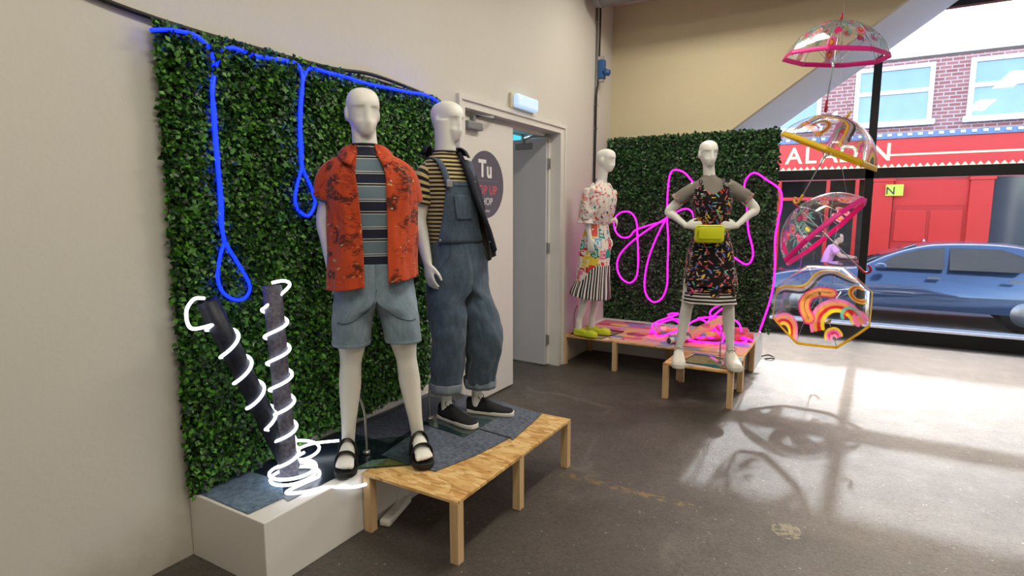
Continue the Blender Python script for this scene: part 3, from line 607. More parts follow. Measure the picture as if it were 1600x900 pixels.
# ------------------------------------------------------------------ plinths and tables
TOP = 0.30
def pbox(q, lo, hi): return q.box(lo, hi)
q = MB(); q.box((WX + 0.004, 1.38, 0), (-1.975, 3.165, TOP)); single(q, 'plinth', PLINTH, 'white box plinth against the wall under the bright ivy hedge', 'plinth', (-2.24, 2.3, 0), smooth=False, bevel=0.004)
q = MB(); q.box((WX + 0.004, 5.98, 0), (-0.74, BY - 0.004, TOP)); single(q, 'plinth', PLINTH, 'white box plinth behind the pine legged tables under the dark hedge', 'plinth', (-1.6, 6.25, 0), smooth=False, bevel=0.004)
LEGW = 0.045
def low_table(name, label, x0, x1, y0, y1, legs, top_mat):
    r = thing(name, label, 'table', ((x0 + x1) / 2, (y0 + y1) / 2, 0))
    q = MB(); q.box((x0, y0, TOP - 0.014), (x1, y1, TOP)); wpart(q, 'tabletop', top_mat, r, smooth=False)
    for lx, ly in legs:
        q = MB(); q.box((lx, ly, 0), (lx + LEGW, ly + LEGW, TOP - 0.014)); wpart(q, 'leg', PINE, r, smooth=False, bevel=0.002)
    return r
x0, x1 = -1.965, -1.40
low_table('display_table', 'low strand board table on pine legs below the male mannequins', x0, x1, 1.92, 3.10, [(x0, 1.92), (x1 - LEGW, 1.92), (x0, 2.49), (x1 - LEGW, 2.47), (x0, 3.10 - LEGW), (x1 - LEGW, 3.10 - LEGW)], OSB)
x0, x1 = -2.49, -0.735
low_table('display_table', 'long low table with printed top along the back plinth below the dark hedge', x0, x1, 5.27, 5.975, [(x0, 5.27), (-1.95, 5.27), (-1.32, 5.27), (x1 - LEGW, 5.275), (x0, 5.975 - LEGW), (-1.6, 5.975 - LEGW), (x1 - LEGW, 5.975 - LEGW)], OSB)
x0, x1 = -1.285, -0.725
low_table('display_table', 'short square table with pine legs under the mannequin in white trainers', x0, x1, 4.685, 5.265, [(x0, 4.685), (x1 - LEGW, 4.685), (x0, 5.265 - LEGW), (x1 - LEGW, 5.22 - LEGW)], OSB)
# ------------------------------------------------------------------ denim sheets on the left display
def m_sheet(name, a, b, rough, scale=40, spec=0.4, bump=0.1):
    M = Mat(name); co = M.coord(); n1 = M.noise(co, scale, 5, 0.7); n2 = M.noise(co, 5, 3)
    c = M.ramp(M.math('ADD', M.math('MULTIPLY', n1, 0.8), M.math('MULTIPLY', n2, 0.2)), [(0.36, a), (0.64, b)])
    return M.done(M.bsdf(c, rough, spec, normal=M.bump(n1, bump, 0.004)))
FELT = m_sheet('grey_felt', lin(66, 72, 84), lin(112, 120, 134), 0.85)
FELT2 = m_sheet('blue_grey_denim', lin(70, 86, 106), lin(118, 138, 158), 0.8, 28)
TARP = m_sheet('navy_coated_fabric', lin(16, 22, 34), lin(34, 42, 58), 0.28, 12, 0.6, 0.15)
def sheet(name, label, pts, z, mat, th=0.003):
    a = np.array(pts); ar = 0.5 * sum(a[i - 1][0] * a[i][1] - a[i][0] * a[i - 1][1] for i in range(len(a)))
    if ar < 0: pts = list(reversed(pts))
    q = MB(); q.poly(pts, z, z + th); c = a.mean(0); return single(q, name, mat, label, 'fabric', (c[0], c[1], z), smooth=False)
sheet('denim_sheet', 'pale blue grey denim sheet at the near end of the white plinth', [(-2.485, 1.395), (-2.09, 1.392), (-2.08, 1.56), (-2.22, 1.66), (-2.47, 1.64)], TOP + 0.0035, FELT2)
sheet('navy_sheet', 'shiny navy fabric sheet covering the plinth under the mannequins', [(-2.47, 1.60), (-2.30, 1.60), (-2.04, 1.55), (-2.03, 2.05), (-1.95, 2.13), (-2.0, 3.155), (-2.47, 3.155)], TOP, TARP)
sheet('felt_sheet', 'grey felt sheet with pointed corner on the strand board table', [(-2.02, 2.11), (-1.83, 2.10), (-1.665, 2.105), (-1.60, 2.35), (-1.565, 2.64), (-1.80, 2.66), (-2.1, 2.62)], TOP + 0.0035, FELT)
sheet('felt_sheet', 'grey felt sheet under the black canvas shoes', [(-2.14, 2.60), (-1.80, 2.668), (-1.56, 2.645), (-1.535, 2.625), (-1.56, 2.85), (-1.585, 3.07), (-2.0, 3.15), (-2.2, 3.1)], TOP + 0.0072, FELT)
sheet('felt_sheet', 'small dark felt piece behind the sandals at the hedge foot', [(-2.42, 2.25), (-2.1, 2.25), (-2.12, 2.58), (-2.22, 3.0), (-2.42, 3.0)], TOP + 0.0035, m_sheet('slate_felt', lin(44, 48, 60), lin(74, 80, 94), 0.8))
# extension lead under the table
PLW = plain('white_plastic', lin(232, 230, 224), 0.4)
ps = thing('extension_lead', 'white power strip with flex lying under the strand board table', 'extension lead', (-1.95, 2.1, 0))
dv2 = np3((-0.28, 0.96, 0)); nv2 = np3((0.96, 0.28, 0)); q = MB()
V = [np3((-1.90, 1.99, 0)) + dv2 * a + nv2 * b + np3((0, 0, z)) for z in (0.002, 0.04) for a, b in ((0, -0.03), (0.27, -0.03), (0.27, 0.03), (0, 0.03))]
q.add(V, [(3, 2, 1, 0), (4, 5, 6, 7), (0, 1, 5, 4), (1, 2, 6, 5), (2, 3, 7, 6), (3, 0, 4, 7)]); wpart(q, 'strip', PLW, ps, smooth=False, bevel=0.012)
q = MB(); q.wire(spline([(-1.985, 2.25, 0.03), (-1.93, 2.33, 0.05), (-1.85, 2.36, 0.03), (-1.79, 2.43, 0.012), (-1.76, 2.58, 0.008)], 6), 0.006); wpart(q, 'flex', PLW, ps)
q = MB(); q.wire(spline([(-1.92, 2.10, 0.04), (-1.92, 2.11, 0.12), (-1.95, 2.09, 0.22), (-1.965, 2.1, 0.27)], 6), 0.003); wpart(q, 'thin_lead', PLW, ps)
# cable along the top of the ivy hedge
q = MB(); q.wire(spline([(WX + 0.012, 0.2, 2.50), (WX + 0.015, 1.0, 2.37), (WX + 0.02, 1.4, 2.325), (WX + 0.03, 1.9, 2.315), (WX + 0.03, 2.3, 2.32), (WX + 0.035, 2.6, 2.345), (WX + 0.03, 3.0, 2.325), (WX + 0.02, 3.26, 2.30)], 8), 0.010)
q.wire(spline([(WX + 0.03, 2.0, 2.305), (WX + 0.045, 2.35, 2.30), (WX + 0.05, 2.6, 2.315), (WX + 0.04, 3.0, 2.30)], 8), 0.007)
single(q, 'power_cable', BLACK, 'black cable pinned along the top edge of the bright ivy hedge', 'cable', (WX, 1.9, 2.3))
q = MB(); q.wire(spline([(-0.70, 6.50, 0.01), (-0.64, 6.52, 0.02), (-0.62, 6.60, 0.012), (-0.68, 6.62, 0.03), (-0.74, 6.56, 0.02)], 6), 0.008); single(q, 'floor_cable', BLACK, 'short black cable loop on the floor beside the back plinth', 'cable', (-0.68, 6.55, 0))
# ------------------------------------------------------------------ light ropes (positions on the two hedge faces)
R3 = [right, down, fwd]
def ray(px, py): return right * (px - 800) + down * (py - 450) + fwd * F_PX
def onx(px, py, x): r = ray(px, py); t = x / r.x; return np3((x, r.y * t, CAM_H + r.z * t))
def ony(px, py, y): r = ray(px, py); t = y / r.y; return np3((r.x * t, y, CAM_H + r.z * t))
def onz(px, py, z): r = ray(px, py); t = (z - CAM_H) / r.z; return np3((r.x * t, r.y * t, z))
BLUE = glow('blue_neon', (0.001, 0.007, 1.0, 1), 9.0, (0.02, 0.03, 0.9, 1)); MAG = glow('magenta_neon', (0.92, 0.004, 0.72, 1), 3.2, (0.9, 0.05, 0.8, 1)); WNEON = glow('white_neon', (0.84, 0.90, 1.0, 1), 2.6)
bp = [(235, 47), (260, 46), (282, 49), (302, 54), (320, 67), (331, 85), (334, 110), (331, 140), (335, 170), (337, 205), (340, 240), (343, 280), (347, 320), (347, 350), (352, 378), (372, 412), (390, 445), (384, 464), (367, 468), (348, 456), (340, 432), (344, 400), (350, 376), (345, 350), (344, 320), (342, 285), (338, 245), (335, 205), (332, 165), (333, 135), (337, 105), (348, 80), (366, 75), (395, 86), (420, 91), (450, 95), (467, 103), (473, 125), (471, 165), (470, 200), (472, 235), (473, 262), (487, 295), (492, 318), (482, 337), (466, 328), (461, 310), (466, 282), (471, 262), (469, 235), (468, 200), (469, 165), (474, 125), (484, 107), (512, 113), (540, 120), (572, 130), (610, 138), (640, 144), (664, 148)]
tail = [(WX + 0.09, 3.15, 2.27), (WX + 0.09, 3.19, 2.18), (WX + 0.07, 3.165, 1.9), (WX + 0.06, 3.14, 1.5), (WX + 0.06, 3.11, 1.15), (WX + 0.06, 3.09, 0.9)]
P = [onx(px, py, WX + (0.108 if 110 < py else 0.088)) for px, py in bp]
q = MB(); q.wire(spline(P + tail, 6), 0.0075, 8); single(q, 'rope_light', BLUE, 'blue neon rope light looped in two drops on the bright ivy hedge', 'rope light', (WX + 0.12, 2.2, 1.0))
HY = BY - 0.03 - 0.145
gA = [(1187, 517), (1203, 470), (1210, 430), (1211, 374), (1216, 345), (1221, 320), (1219, 297), (1198, 281), (1180, 270), (1168, 277), (1163, 292), (1167, 323), (1169, 359), (1176, 389), (1175, 405), (1167, 413), (1154, 407), (1125, 385), (1098, 365), (1086, 345), (1080, 330), (1067, 327), (1039, 342), (998, 369), (972, 393), (964, 413), (969, 432), (983, 442), (994, 433), (997, 410), (996, 369), (994, 345), (985, 332), (970, 332), (960, 343), (961, 359), (970, 370), (983, 370), (996, 358), (1040, 345)]
gB = [(1096, 305), (1082, 284), (1068, 269), (1052, 266), (1045, 282), (1042, 333), (1044, 374), (1043, 415), (1042, 446), (1034, 466), (1021, 472), (1010, 461), (1007, 441), (1013, 405), (1029, 364), (1046, 335), (1068, 314), (1090, 298)]
q = MB(); q.wire(spline([ony(px, py, HY - 0.02) for px, py in gA], 6), 0.0085, 8); single(q, 'rope_light', MAG, 'magenta neon rope light scribbled in loops on the dark hedge with one trailing end', 'rope light', (-1.5, HY, 0.9))
q = MB(); q.wire(spline([ony(px, py, HY - 0.05) for px, py in gB], 6), 0.0085, 8); single(q, 'rope_light', MAG, 'magenta neon rope light in one tall narrow loop on the dark hedge', 'rope light', (-1.6, HY, 0.9))
# tangle of magenta rope on the back table
gC = [(-1.62, 5.62, .36), (-1.72, 5.75, .33), (-1.66, 5.92, .40), (-1.48, 5.9, .46), (-1.40, 5.72, .41), (-1.58, 5.60, .33), (-1.68, 5.70, .42), (-1.5, 5.98, .50), (-1.62, 6.05, .47), (-1.44, 5.86, .42), (-1.24, 5.66, .34), (-1.12, 5.78, .38), (-1.14, 5.98, .48), (-1.30, 6.02, .47), (-1.20, 5.9, .46), (-0.98, 5.72, .36), (-0.84, 5.66, .335), (-0.80, 5.80, .335), (-0.98, 5.88, .36), (-1.12, 5.70, .345), (-1.20, 5.84, .42), (-1.08, 6.02, .58), (-0.98, 6.12, .62), (-1.12, 6.14, .60), (-1.2, 6.08, .52), (-1.06, 5.86, .44), (-0.98, 5.6, .345), (-1.12, 5.52, .335), (-1.3, 5.58, .34), (-1.34, 5.80, .44), (-1.22, 5.96, .49), (-1.04, 6.05, .50), (-0.9, 5.98, .46), (-0.84, 5.86, .36), (-0.74, 5.80, .34)]
q = MB(); q.wire(spline(gC, 8), 0.0085, 8); single(q, 'rope_light', MAG, 'tangled pile of magenta neon rope on the printed table top', 'rope light', (-1.2, 5.8, .31))
# ------------------------------------------------------------------ fabric rolls with white neon coiled round them
ROLL1 = m_sheet('charcoal_denim', lin(62, 60, 72), lin(116, 112, 126), 0.6, 60); ROLL2 = m_sheet('dark_indigo', lin(20, 24, 36), lin(40, 44, 62), 0.45, 50)
def roll(name, label, a, b, r, mat, core_mat=None):
    a, b = np3(a), np3(b); rt = thing(name, label, 'fabric roll', tuple(b)); d = (a - b) / np.linalg.norm(a - b)
    q = MB(); q.sweep([b, b + (a - b) * 0.34, b + (a - b) * 0.35, b + (a - b) * 0.67, b + (a - b) * 0.68, a], [r * 1.03, r * 1.03, r, r, r * 1.04, r * 1.04], n=28, cap=False, up=(1, 0.2, 0)); q.sweep([a, a - d * 0.10], r * 0.86, n=28, cap=False, up=(1, 0.2, 0))
    k = 28; nb = 6 * k; q.f += [(nb - k + j, nb - k + (j + 1) % k, nb + (j + 1) % k, nb + j) for j in range(k)]; q.mi += [0] * k
    wpart(q, 'cloth', mat, rt)
    q = MB(); q.sweep([a - d * 0.11, a - d * 0.09], r * 0.86, n=20, up=(1, 0.2, 0)); wpart(q, 'core', core_mat or BLACK, rt)
    return rt, d
rA = (np3(onx(425, 446, -2.26)), np3((-2.205, 1.69, TOP + 0.01))); rB = (np3(onx(323, 470, -2.30)), np3((-2.24, 1.73, TOP + 0.035)))
roll('fabric_roll', 'upright grey denim roll wound with white neon', rA[0], rA[1], 0.040, ROLL1)
roll('fabric_roll', 'leaning dark indigo roll wound with white neon', rB[0], rB[1], 0.042, ROLL2)
def helix(a, b, r, t0, t1, turns, ph, n=24):
    a, b = np3(a), np3(b); d = (a - b) / np.linalg.norm(a - b); u = np.cross(d, (0, 1, 0.1)); u /= np.linalg.norm(u); v = np.cross(d, u); out = []
    for i in range(int(turns * n) + 1):
        f = i / (turns * n); an = ph + 2 * math.pi * turns * f
        out.append(b + (a - b) * (t0 + (t1 - t0) * f) + r * (math.cos(an) * u + math.sin(an) * v))
    return out
hA = helix(rA[0], rA[1], 0.052, 0.06, 0.90, 6.2, 0.6); end = rA[0]
hA = np.array([np3(p) for p in hA]); lead = spline([hA[-1], rA[0] + np3((0.05, 0.05, -0.01)), rA[0] + np3((0.045, 0.035, 0.02)), rA[0] + np3((0.0, 0.0, 0.012))], 8)
base = [(-2.00 + 0.0, 1.70, TOP + 0.012)]
loops = []
for i in range(60):
    an = 0.6 + i / 60 * 2 * math.pi * 2.4; rr = 0.115 - 0.018 * i / 60
    loops.append((-2.185 + 0.01 * math.sin(an * 0.5) + rr * math.cos(an) * 0.95, 1.70 + rr * math.sin(an), TOP + 0.014 + 0.05 * (i / 60)))
tailw = spline([(-1.945, 1.925, TOP - 0.055), (-1.95, 1.84, TOP - 0.035), (-1.99, 1.72, TOP + 0.006), (-2.03, 1.63, TOP + 0.012), (-2.10, 1.59, TOP + 0.012), loops[0]], 8)
q = MB(); q.wire(np.vstack([tailw, np.array(loops[1:]), spline([loops[-1], (-2.23, 1.80, TOP + 0.09), hA[0]], 5)[1:-1], hA, lead[1:]]), 0.0075, 8)
single(q, 'neon_flex', WNEON, 'white neon tube spiralled round the upright grey roll and coiled at its foot', 'rope light', (-2.19, 1.68, TOP))
hB = np.array(helix(rB[0], rB[1], 0.052, 0.30, 0.90, 4.0, 2.2)); hook = spline([hB[-1], rB[0] + np3((0.02, -0.085, -0.10)), rB[0] + np3((0.02, -0.10, -0.03)), rB[0] + np3((0.01, -0.06, 0.015)), rB[0] + np3((0.0, -0.01, 0.012))], 8)
low = [( -2.32, 1.95, TOP + 0.03), (-2.36, 1.86, TOP + 0.025)]
lp2 = [(-2.31 + 0.10 * math.cos(an), 1.83 + 0.10 * math.sin(an), TOP + 0.015 + 0.008 * an) for an in np.linspace(2.6, 2.6 + 9.0, 40)]
q = MB(); q.wire(np.vstack([spline([(-2.27, 2.06, TOP + 0.05), (-2.36, 1.96, TOP + 0.05), lp2[0]], 6)[:-1], lp2, spline([lp2[-1], (-2.27, 1.78, TOP + 0.17), hB[0]], 5)[1:-1], hB, hook[1:]]), 0.0075, 8)
single(q, 'neon_flex', WNEON, 'white neon tube spiralled round the leaning indigo roll with a hook at its top', 'rope light', (-2.3, 1.8, TOP))
# ------------------------------------------------------------------ mannequin bodies (local frame: faces -Y, +X is picture-right when facing us)
def m_mannequin():
    M = Mat('mannequin_shell'); co = M.coord(); c = M.mix(M.noise(co, 3, 3), lin(234, 231, 222), lin(240, 238, 230))
    return M.done(M.bsdf(c, 0.42, 0.4))
SHELL = m_mannequin()
def rotz(a): c, s = math.cos(a), math.sin(a); return np.array([[c, -s, 0], [s, c, 0], [0, 0, 1.0]])
def roty(a): c, s = math.cos(a), math.sin(a); return np.array([[c, 0, s], [0, 1, 0], [-s, 0, c]])
def rotx(a): c, s = math.cos(a), math.sin(a); return np.array([[1, 0, 0], [0, c, -s], [0, s, c]])
def head_mesh(b, chin, top, yaw, wide=0.074, face=True):
    """head between chin height and top height, centred over `chin` xy"""
    cx, cy, z0 = chin; h = top - z0; ks = np.array([0, .03, .08, .16, .26, .36, .48, .58, .68, .78, .86, .92, .965, .99, 1.0])
    W = np.array([.30, .42, .55, .68, .80, .88, .95, .99, 1.0, .96, .86, .72, .50, .28, .03]) * wide
    Fr = np.array([.070, .078, .084, .088, .091, .093, .094, .099, .098, .090, .078, .060, .038, .018, .0])
    Bk = np.array([.0, .005, .015, .035, .060, .078, .092, .100, .104, .102, .092, .076, .052, .028, .0])
    K = np.linspace(0, 1, 64) ; K = 0.5 - 0.5 * np.cos(K * math.pi); a = np.linspace(0, 2 * math.pi, 72, endpoint=False)
    sc = h / 0.225; w_ = np.interp(K, ks, W); f_ = np.interp(K, ks, Fr) * sc; b_ = np.interp(K, ks, Bk) * sc
    P = np.zeros((64, 72, 3))
    for i, k in enumerate(K):
        sx, cxx = np.sin(a), np.cos(a); e = 2 / 2.3
        x = w_[i] * np.sign(sx) * np.abs(sx) ** e
        y = np.where(cxx >= 0, -f_[i] * np.abs(cxx) ** e, b_[i] * np.abs(cxx) ** e)
        if face:
            front = np.clip(cxx, 0, 1) ** 0.6
            sock = smoothstep(.26, .36, k) * (1 - smoothstep(.565, .59, k))
            y = y + front * sock * 0.009 * smoothstep(0.006, 0.018, np.abs(x))
            nose = smoothstep(.06, .30, k) * (1 - smoothstep(.50, .60, k)) * (1.15 - 1.0 * (k - .2) / .40)
            y = y - front * nose * 0.012 * (1 - smoothstep(0.009, 0.022, np.abs(x)))
        P[i, :, 0] = x; P[i, :, 1] = y; P[i, :, 2] = k * h
    R = rotz(yaw); P = P @ R.T + np3((cx, cy, z0)); bb = b.n; b.grid(P, True)
    b.f.append(tuple(bb + j for j in reversed(range(72)))); b.mi.append(0); b.f.append(tuple(bb + 63 * 72 + j for j in range(72))); b.mi.append(0)
    for s in (-1, 1):
        e = R @ np3((s * (wide * 0.985), 0.012, 0)); b.ball((cx + e[0], cy + e[1], z0 + 0.47 * h), (0.011, 0.021, 0.034), 8, R)
def limb(b, pts, rad, n=18, flat=1.0, k=9):
    P = spline(pts, k); t = np.linspace(0, len(rad) - 1, len(P)); r = np.interp(t, range(len(rad)), rad)
    r = np.convolve(np.r_[r[0], r, r[-1]], [.25, .5, .25], 'valid')
    b.sweep(P, r, r * flat, n=n, round_ends=True, up=(0, 1, 0.02))
def hand(b, wrist, d, nrm, thumb, L=0.175, curl=0.5, spread=0.1):
    d = np3(d) / np.linalg.norm(d); n_ = np3(nrm) - d * np.dot(nrm, d); n_ /= np.linalg.norm(n_); s = np.cross(n_, d); s *= np.sign(np.dot(s, thumb)) or 1
    w = np3(wrist); k = L / 0.18
    b.sweep([w - d * .02, w + d * .02 * k, w + d * .05 * k, w + d * .08 * k, w + d * .095 * k], np.array([.026, .03, .038, .040, .034]) * k, np.array([.022, .019, .017, .014, .011]) * k, n=16, up=tuple(n_ + 1e-4))
    for i, (o, ln) in enumerate(((.029, .068), (.010, .078), (-.010, .073), (-.028, .058))):
        p = w + d * .085 * k + s * o * k; dd = d + s * (o * spread * 12); dd /= np.linalg.norm(dd); pts = [p]; c = 0
        for j, f in enumerate((.42, .32, .26)):
            c += curl * (0.35 if j == 0 else 0.6); pts.append(pts[-1] + (dd * math.cos(c) + n_ * math.sin(c)) * ln * f * k)
        b.sweep(pts, np.array([.0092, .0086, .0080, .0070]) * k, n=8, round_ends=True, up=tuple(s + 1e-3))
    p = w + d * .025 * k + s * .024 * k
    b.sweep([p, p + (s * .6 + d * .7 + n_ * .25) * .035 * k, p + (s * .8 + d * 1.35 + n_ * .5) * .045 * k, p + (s * .75 + d * 1.9 + n_ * .75) * .046 * k], np.array([.013, .012, .0098, .008]) * k, n=8, round_ends=True, up=tuple(n_ + 1e-3))
def foot(b, ank, yaw, L=0.25, toes=False, zs=0.0, slope=0.0, hs=1.0):
    R = rotz(yaw); ax, ay, az = ank; k = L / .25
    st = [(.045, .022, .035), (.03, .030, .055), (0, .033, .07), (-.04, .035, .065), (-.09, .041, .045), (-.13, .043, .033), (-.155, .040, .026)]
    pts = [np3((ax, ay, zs + h * .62 * hs + .012 + slope * (y * k + .155) / .2)) + R @ np3((0, y * k, 0)) for y, w, h in st]
    b.sweep(pts, [w * k for _, w, h in st], [h * .62 * hs for _, w, h in st], n=18, round_ends=True, up=(0, 0, 1))
    b.sweep([np3((ax, ay, zs + .04)) , np3((ax, ay, az + .02))], [.034, .032], n=14)
    if toes:
        sg = 1 if toes > 0 else -1
        for i, (o, r, l) in enumerate(((-.028, .0135, .0), (-.008, .0105, .004), (.009, .0098, .001), (.023, .0092, -.006), (.035, .0085, -.015))):
            p = np3((ax, ay, zs + .022)) + R @ np3((sg * o * k, -(.145 + l) * k, 0)); b.sweep([p, p + R @ np3((sg * o * .1, -.022, .002)), p + R @ np3((sg * o * .1, -.036, -.003))], [r, r * 1.02, r * .95], n=10, round_ends=True, up=(0, 0, 1))
def torso(b, hip, chest, neck, rings, tw=1.0):
    """rings: (t, rx, ry, dy) with t 0 at the hip centre, 1 at chest, 2 at neck base"""
    P = []; ru = []; rv = []
    for t, rx, ry, dy in rings:
        c = np3(hip) + (np3(chest) - np3(hip)) * t if t <= 1 else np3(chest) + (np3(neck) - np3(chest)) * (t - 1)
        P.append(c + np3((0, dy, 0))); ru.append(rx * (tw if -.2 < t < 1.7 else 1)); rv.append(ry)
    k = len(P); tt = np.linspace(0, k - 1, 6 * k); Ps = spline(P, 5); s_ = np.linspace(0, k - 1, len(Ps))
    b.sweep(Ps, np.interp(s_, range(k), ru), np.interp(s_, range(k), rv), n=40, up=(0, 1, 0), power=2.25)
MALE = [(-.30, .05, .06, 0), (-.24, .12, .085, 0), (-.1, .165, .105, 0), (.12, .165, .105, 0), (.45, .14, .095, 0), (.75, .155, .103, -.005), (1, .175, .11, -.01), (1.35, .178, .10, 0), (1.62, .15, .085, 0), (1.85, .085, .066, 0), (2.0, .060, .060, -.004), (2.25, .056, .058, -.012), (2.7, .056, .06, -.02)]
FEM = [(-.42, .05, .06, 0), (-.32, .11, .085, 0), (-.1, .16, .108, .005), (.12, .15, .10, .005), (.55, .112, .08, 0), (.8, .125, .09, -.006), (1, .135, .102, -.012), (1.3, .138, .085, -.005), (1.62, .125, .068, 0), (1.85, .07, .052, 0), (2.0, .047, .048, -.004), (2.25, .044, .046, -.012), (2.7, .044, .05, -.02)]
def body(name, parent, J, fem=False, arm_r=None, leg_r=None, voxel=0.0058, tw=1.0):
    b = MB(); torso(b, J['hip'], J['chest'], J['neck'], FEM if fem else MALE, tw)
    head_mesh(b, J['chin'], J['top'], J.get('yaw', 0), 0.066 if fem else 0.073)
    ar = arm_r or ([.038, .043, .036, .031, .031, .028, .020] if fem else [.05, .055, .047, .039, .040, .034, .026])
    lr = leg_r or ([.075, .085, .072, .048, .049, .046, .026] if fem else [.08, .088, .075, .050, .054, .046, .031])
    for s in 'LR':
        sh, el, wr = np3(J['sh' + s]), np3(J['el' + s]), np3(J['wr' + s])
        limb(b, [sh, (sh + el) / 2, el, (el * .65 + wr * .35), wr], [ar[0], ar[1], ar[2], (ar[3] + ar[4]) / 2, ar[6]])
        if 'hand' + s in J: hand(b, wr, *J['hand' + s])
        hp, kn, an = np3(J['hp' + s]), np3(J['kn' + s]), np3(J['an' + s])
        limb(b, [hp, (hp * .55 + kn * .45), kn, kn * .68 + an * .32 + np3((0, .012, 0)), kn * .25 + an * .75, an], [lr[0], lr[1], lr[3], lr[4], lr[5] * .78, lr[6]])
        if 'foot' + s in J: foot(b, an, *J['foot' + s])
    me = b.mesh('tmp', SHELL); tmp = bpy.data.objects.new('tmp', me); C.objects.link(tmp)
    r = tmp.modifiers.new('r', 'REMESH'); r.mode = 'VOXEL'; r.voxel_size = voxel; r.use_smooth_shade = True
    sm = tmp.modifiers.new('s', 'SMOOTH'); sm.factor = 0.5; sm.iterations = 3
    bpy.context.view_layer.update(); me2 = bpy.data.meshes.new_from_object(tmp.evaluated_get(bpy.context.evaluated_depsgraph_get())); bpy.data.objects.remove(tmp)
    me2.polygons.foreach_set('use_smooth', [True] * len(me2.polygons)); me2.name = name
    o = bpy.data.objects.new(name, me2); C.objects.link(o); o.parent = parent; return o
# ------------------------------------------------------------------ garments
def nz(x, y, z=0.0): return noise.noise((x, y, z))
def garment(rings, a0=-math.pi, a1=math.pi, na=96, nr=70, wr=0.004, wf=(9, 6), seed=0.0, drape=0.0, pw=2.2, hemwave=0.0, ext=None):
    """loft of rings (z, cx, cy, rx, ry); angle 0 = front (-Y), + towards +X. returns grid P[nr, na, 3] and uv"""
    R_ = np.array(rings, float); s = np.linspace(0, len(R_) - 1, nr); Q = spline(R_, 12); s2 = np.linspace(0, len(R_) - 1, len(Q)); Q = np.stack([np.interp(s, s2, Q[:, j]) for j in range(5)], 1)
    a = np.linspace(a0, a1, na); P = np.zeros((nr, na, 3)); e = 2 / pw; sa, ca = np.sin(a), np.cos(a)
    sa = np.sign(sa) * np.abs(sa) ** e; ca = np.sign(ca) * np.abs(ca) ** e; zlen = abs(R_[-1, 0] - R_[0, 0])
    for i in range(nr):
        z, cx, cy, rx, ry = Q[i]; f = i / (nr - 1); d = np.zeros(na)
        for j in range(na):
            w_ = nz(math.sin(a[j]) * wf[0] * .33 + seed, math.cos(a[j]) * wf[0] * .33, z * wf[1]) + .5 * nz(math.sin(a[j]) * wf[0] * .8, math.cos(a[j]) * wf[0] * .8 + seed, z * wf[1] * 2.1)
            d[j] = wr * w_ * 2
            if drape: d[j] += drape * (1 - f) ** 1.5 * (math.sin(a[j] * 7 + seed + 1.5 * nz(a[j] * 2, seed)) * .6 + .8 * nz(math.sin(a[j]) * 2.3 + seed, math.cos(a[j]) * 2.3, z * 1.5))
        if ext is not None:
            e0, e1 = ext(f); aa = np.linspace(e0, e1, na); sa = np.sin(aa); ca = np.cos(aa); sa = np.sign(sa) * np.abs(sa) ** e; ca = np.sign(ca) * np.abs(ca) ** e
        P[i, :, 0] = cx + (rx + d) * sa; P[i, :, 1] = cy - (ry + d) * ca; P[i, :, 2] = z + (hemwave * (1 - f) ** 4 * np.sin(a * 3 + seed) if hemwave else 0)
    rm = (Q[:, 3].mean() + Q[:, 4].mean()) / 2; uv = np.zeros((nr, na, 2)); uv[..., 0] = a[None] * rm; uv[..., 1] = P[..., 2]
    return P, uv
def sleeve(p0, p1, r0, r1, n=40, k=22, wr=0.004, seed=0.0, bend=None, flat=1.0, puff=None):
    p0, p1 = np3(p0), np3(p1); pts = [p0, p1] if bend is None else [p0, np3(bend), p1]; C_ = spline(pts, 24); s = np.linspace(0, len(C_) - 1, k); C_ = np.stack([np.interp(s, range(len(C_)), C_[:, j]) for j in range(3)], 1)
    T = np.gradient(C_, axis=0); T /= np.linalg.norm(T, axis=1)[:, None]; a = np.linspace(0, 2 * math.pi, n); P = np.zeros((k, n, 3)); uv = np.zeros((k, n, 2)); L = np.linalg.norm(p1 - p0)
    for i in range(k):
        f = i / (k - 1); r = r0 + (r1 - r0) * f + (puff * math.sin(math.pi * f) if puff else 0); y_ = np3((0, 1, 0)) - T[i] * T[i][1]; y_ /= np.linalg.norm(y_); x_ = np.cross(y_, T[i])
        rr = np.array([r + wr * 2 * nz(math.cos(t) * 1.6 + seed, math.sin(t) * 1.6, f * L * 14 + seed) for t in a])
        P[i] = C_[i] + np.outer(np.cos(a) * rr, x_) + np.outer(np.sin(a) * rr * flat, y_); uv[i, :, 0] = a * r0; uv[i, :, 1] = f * L
    return P, uv
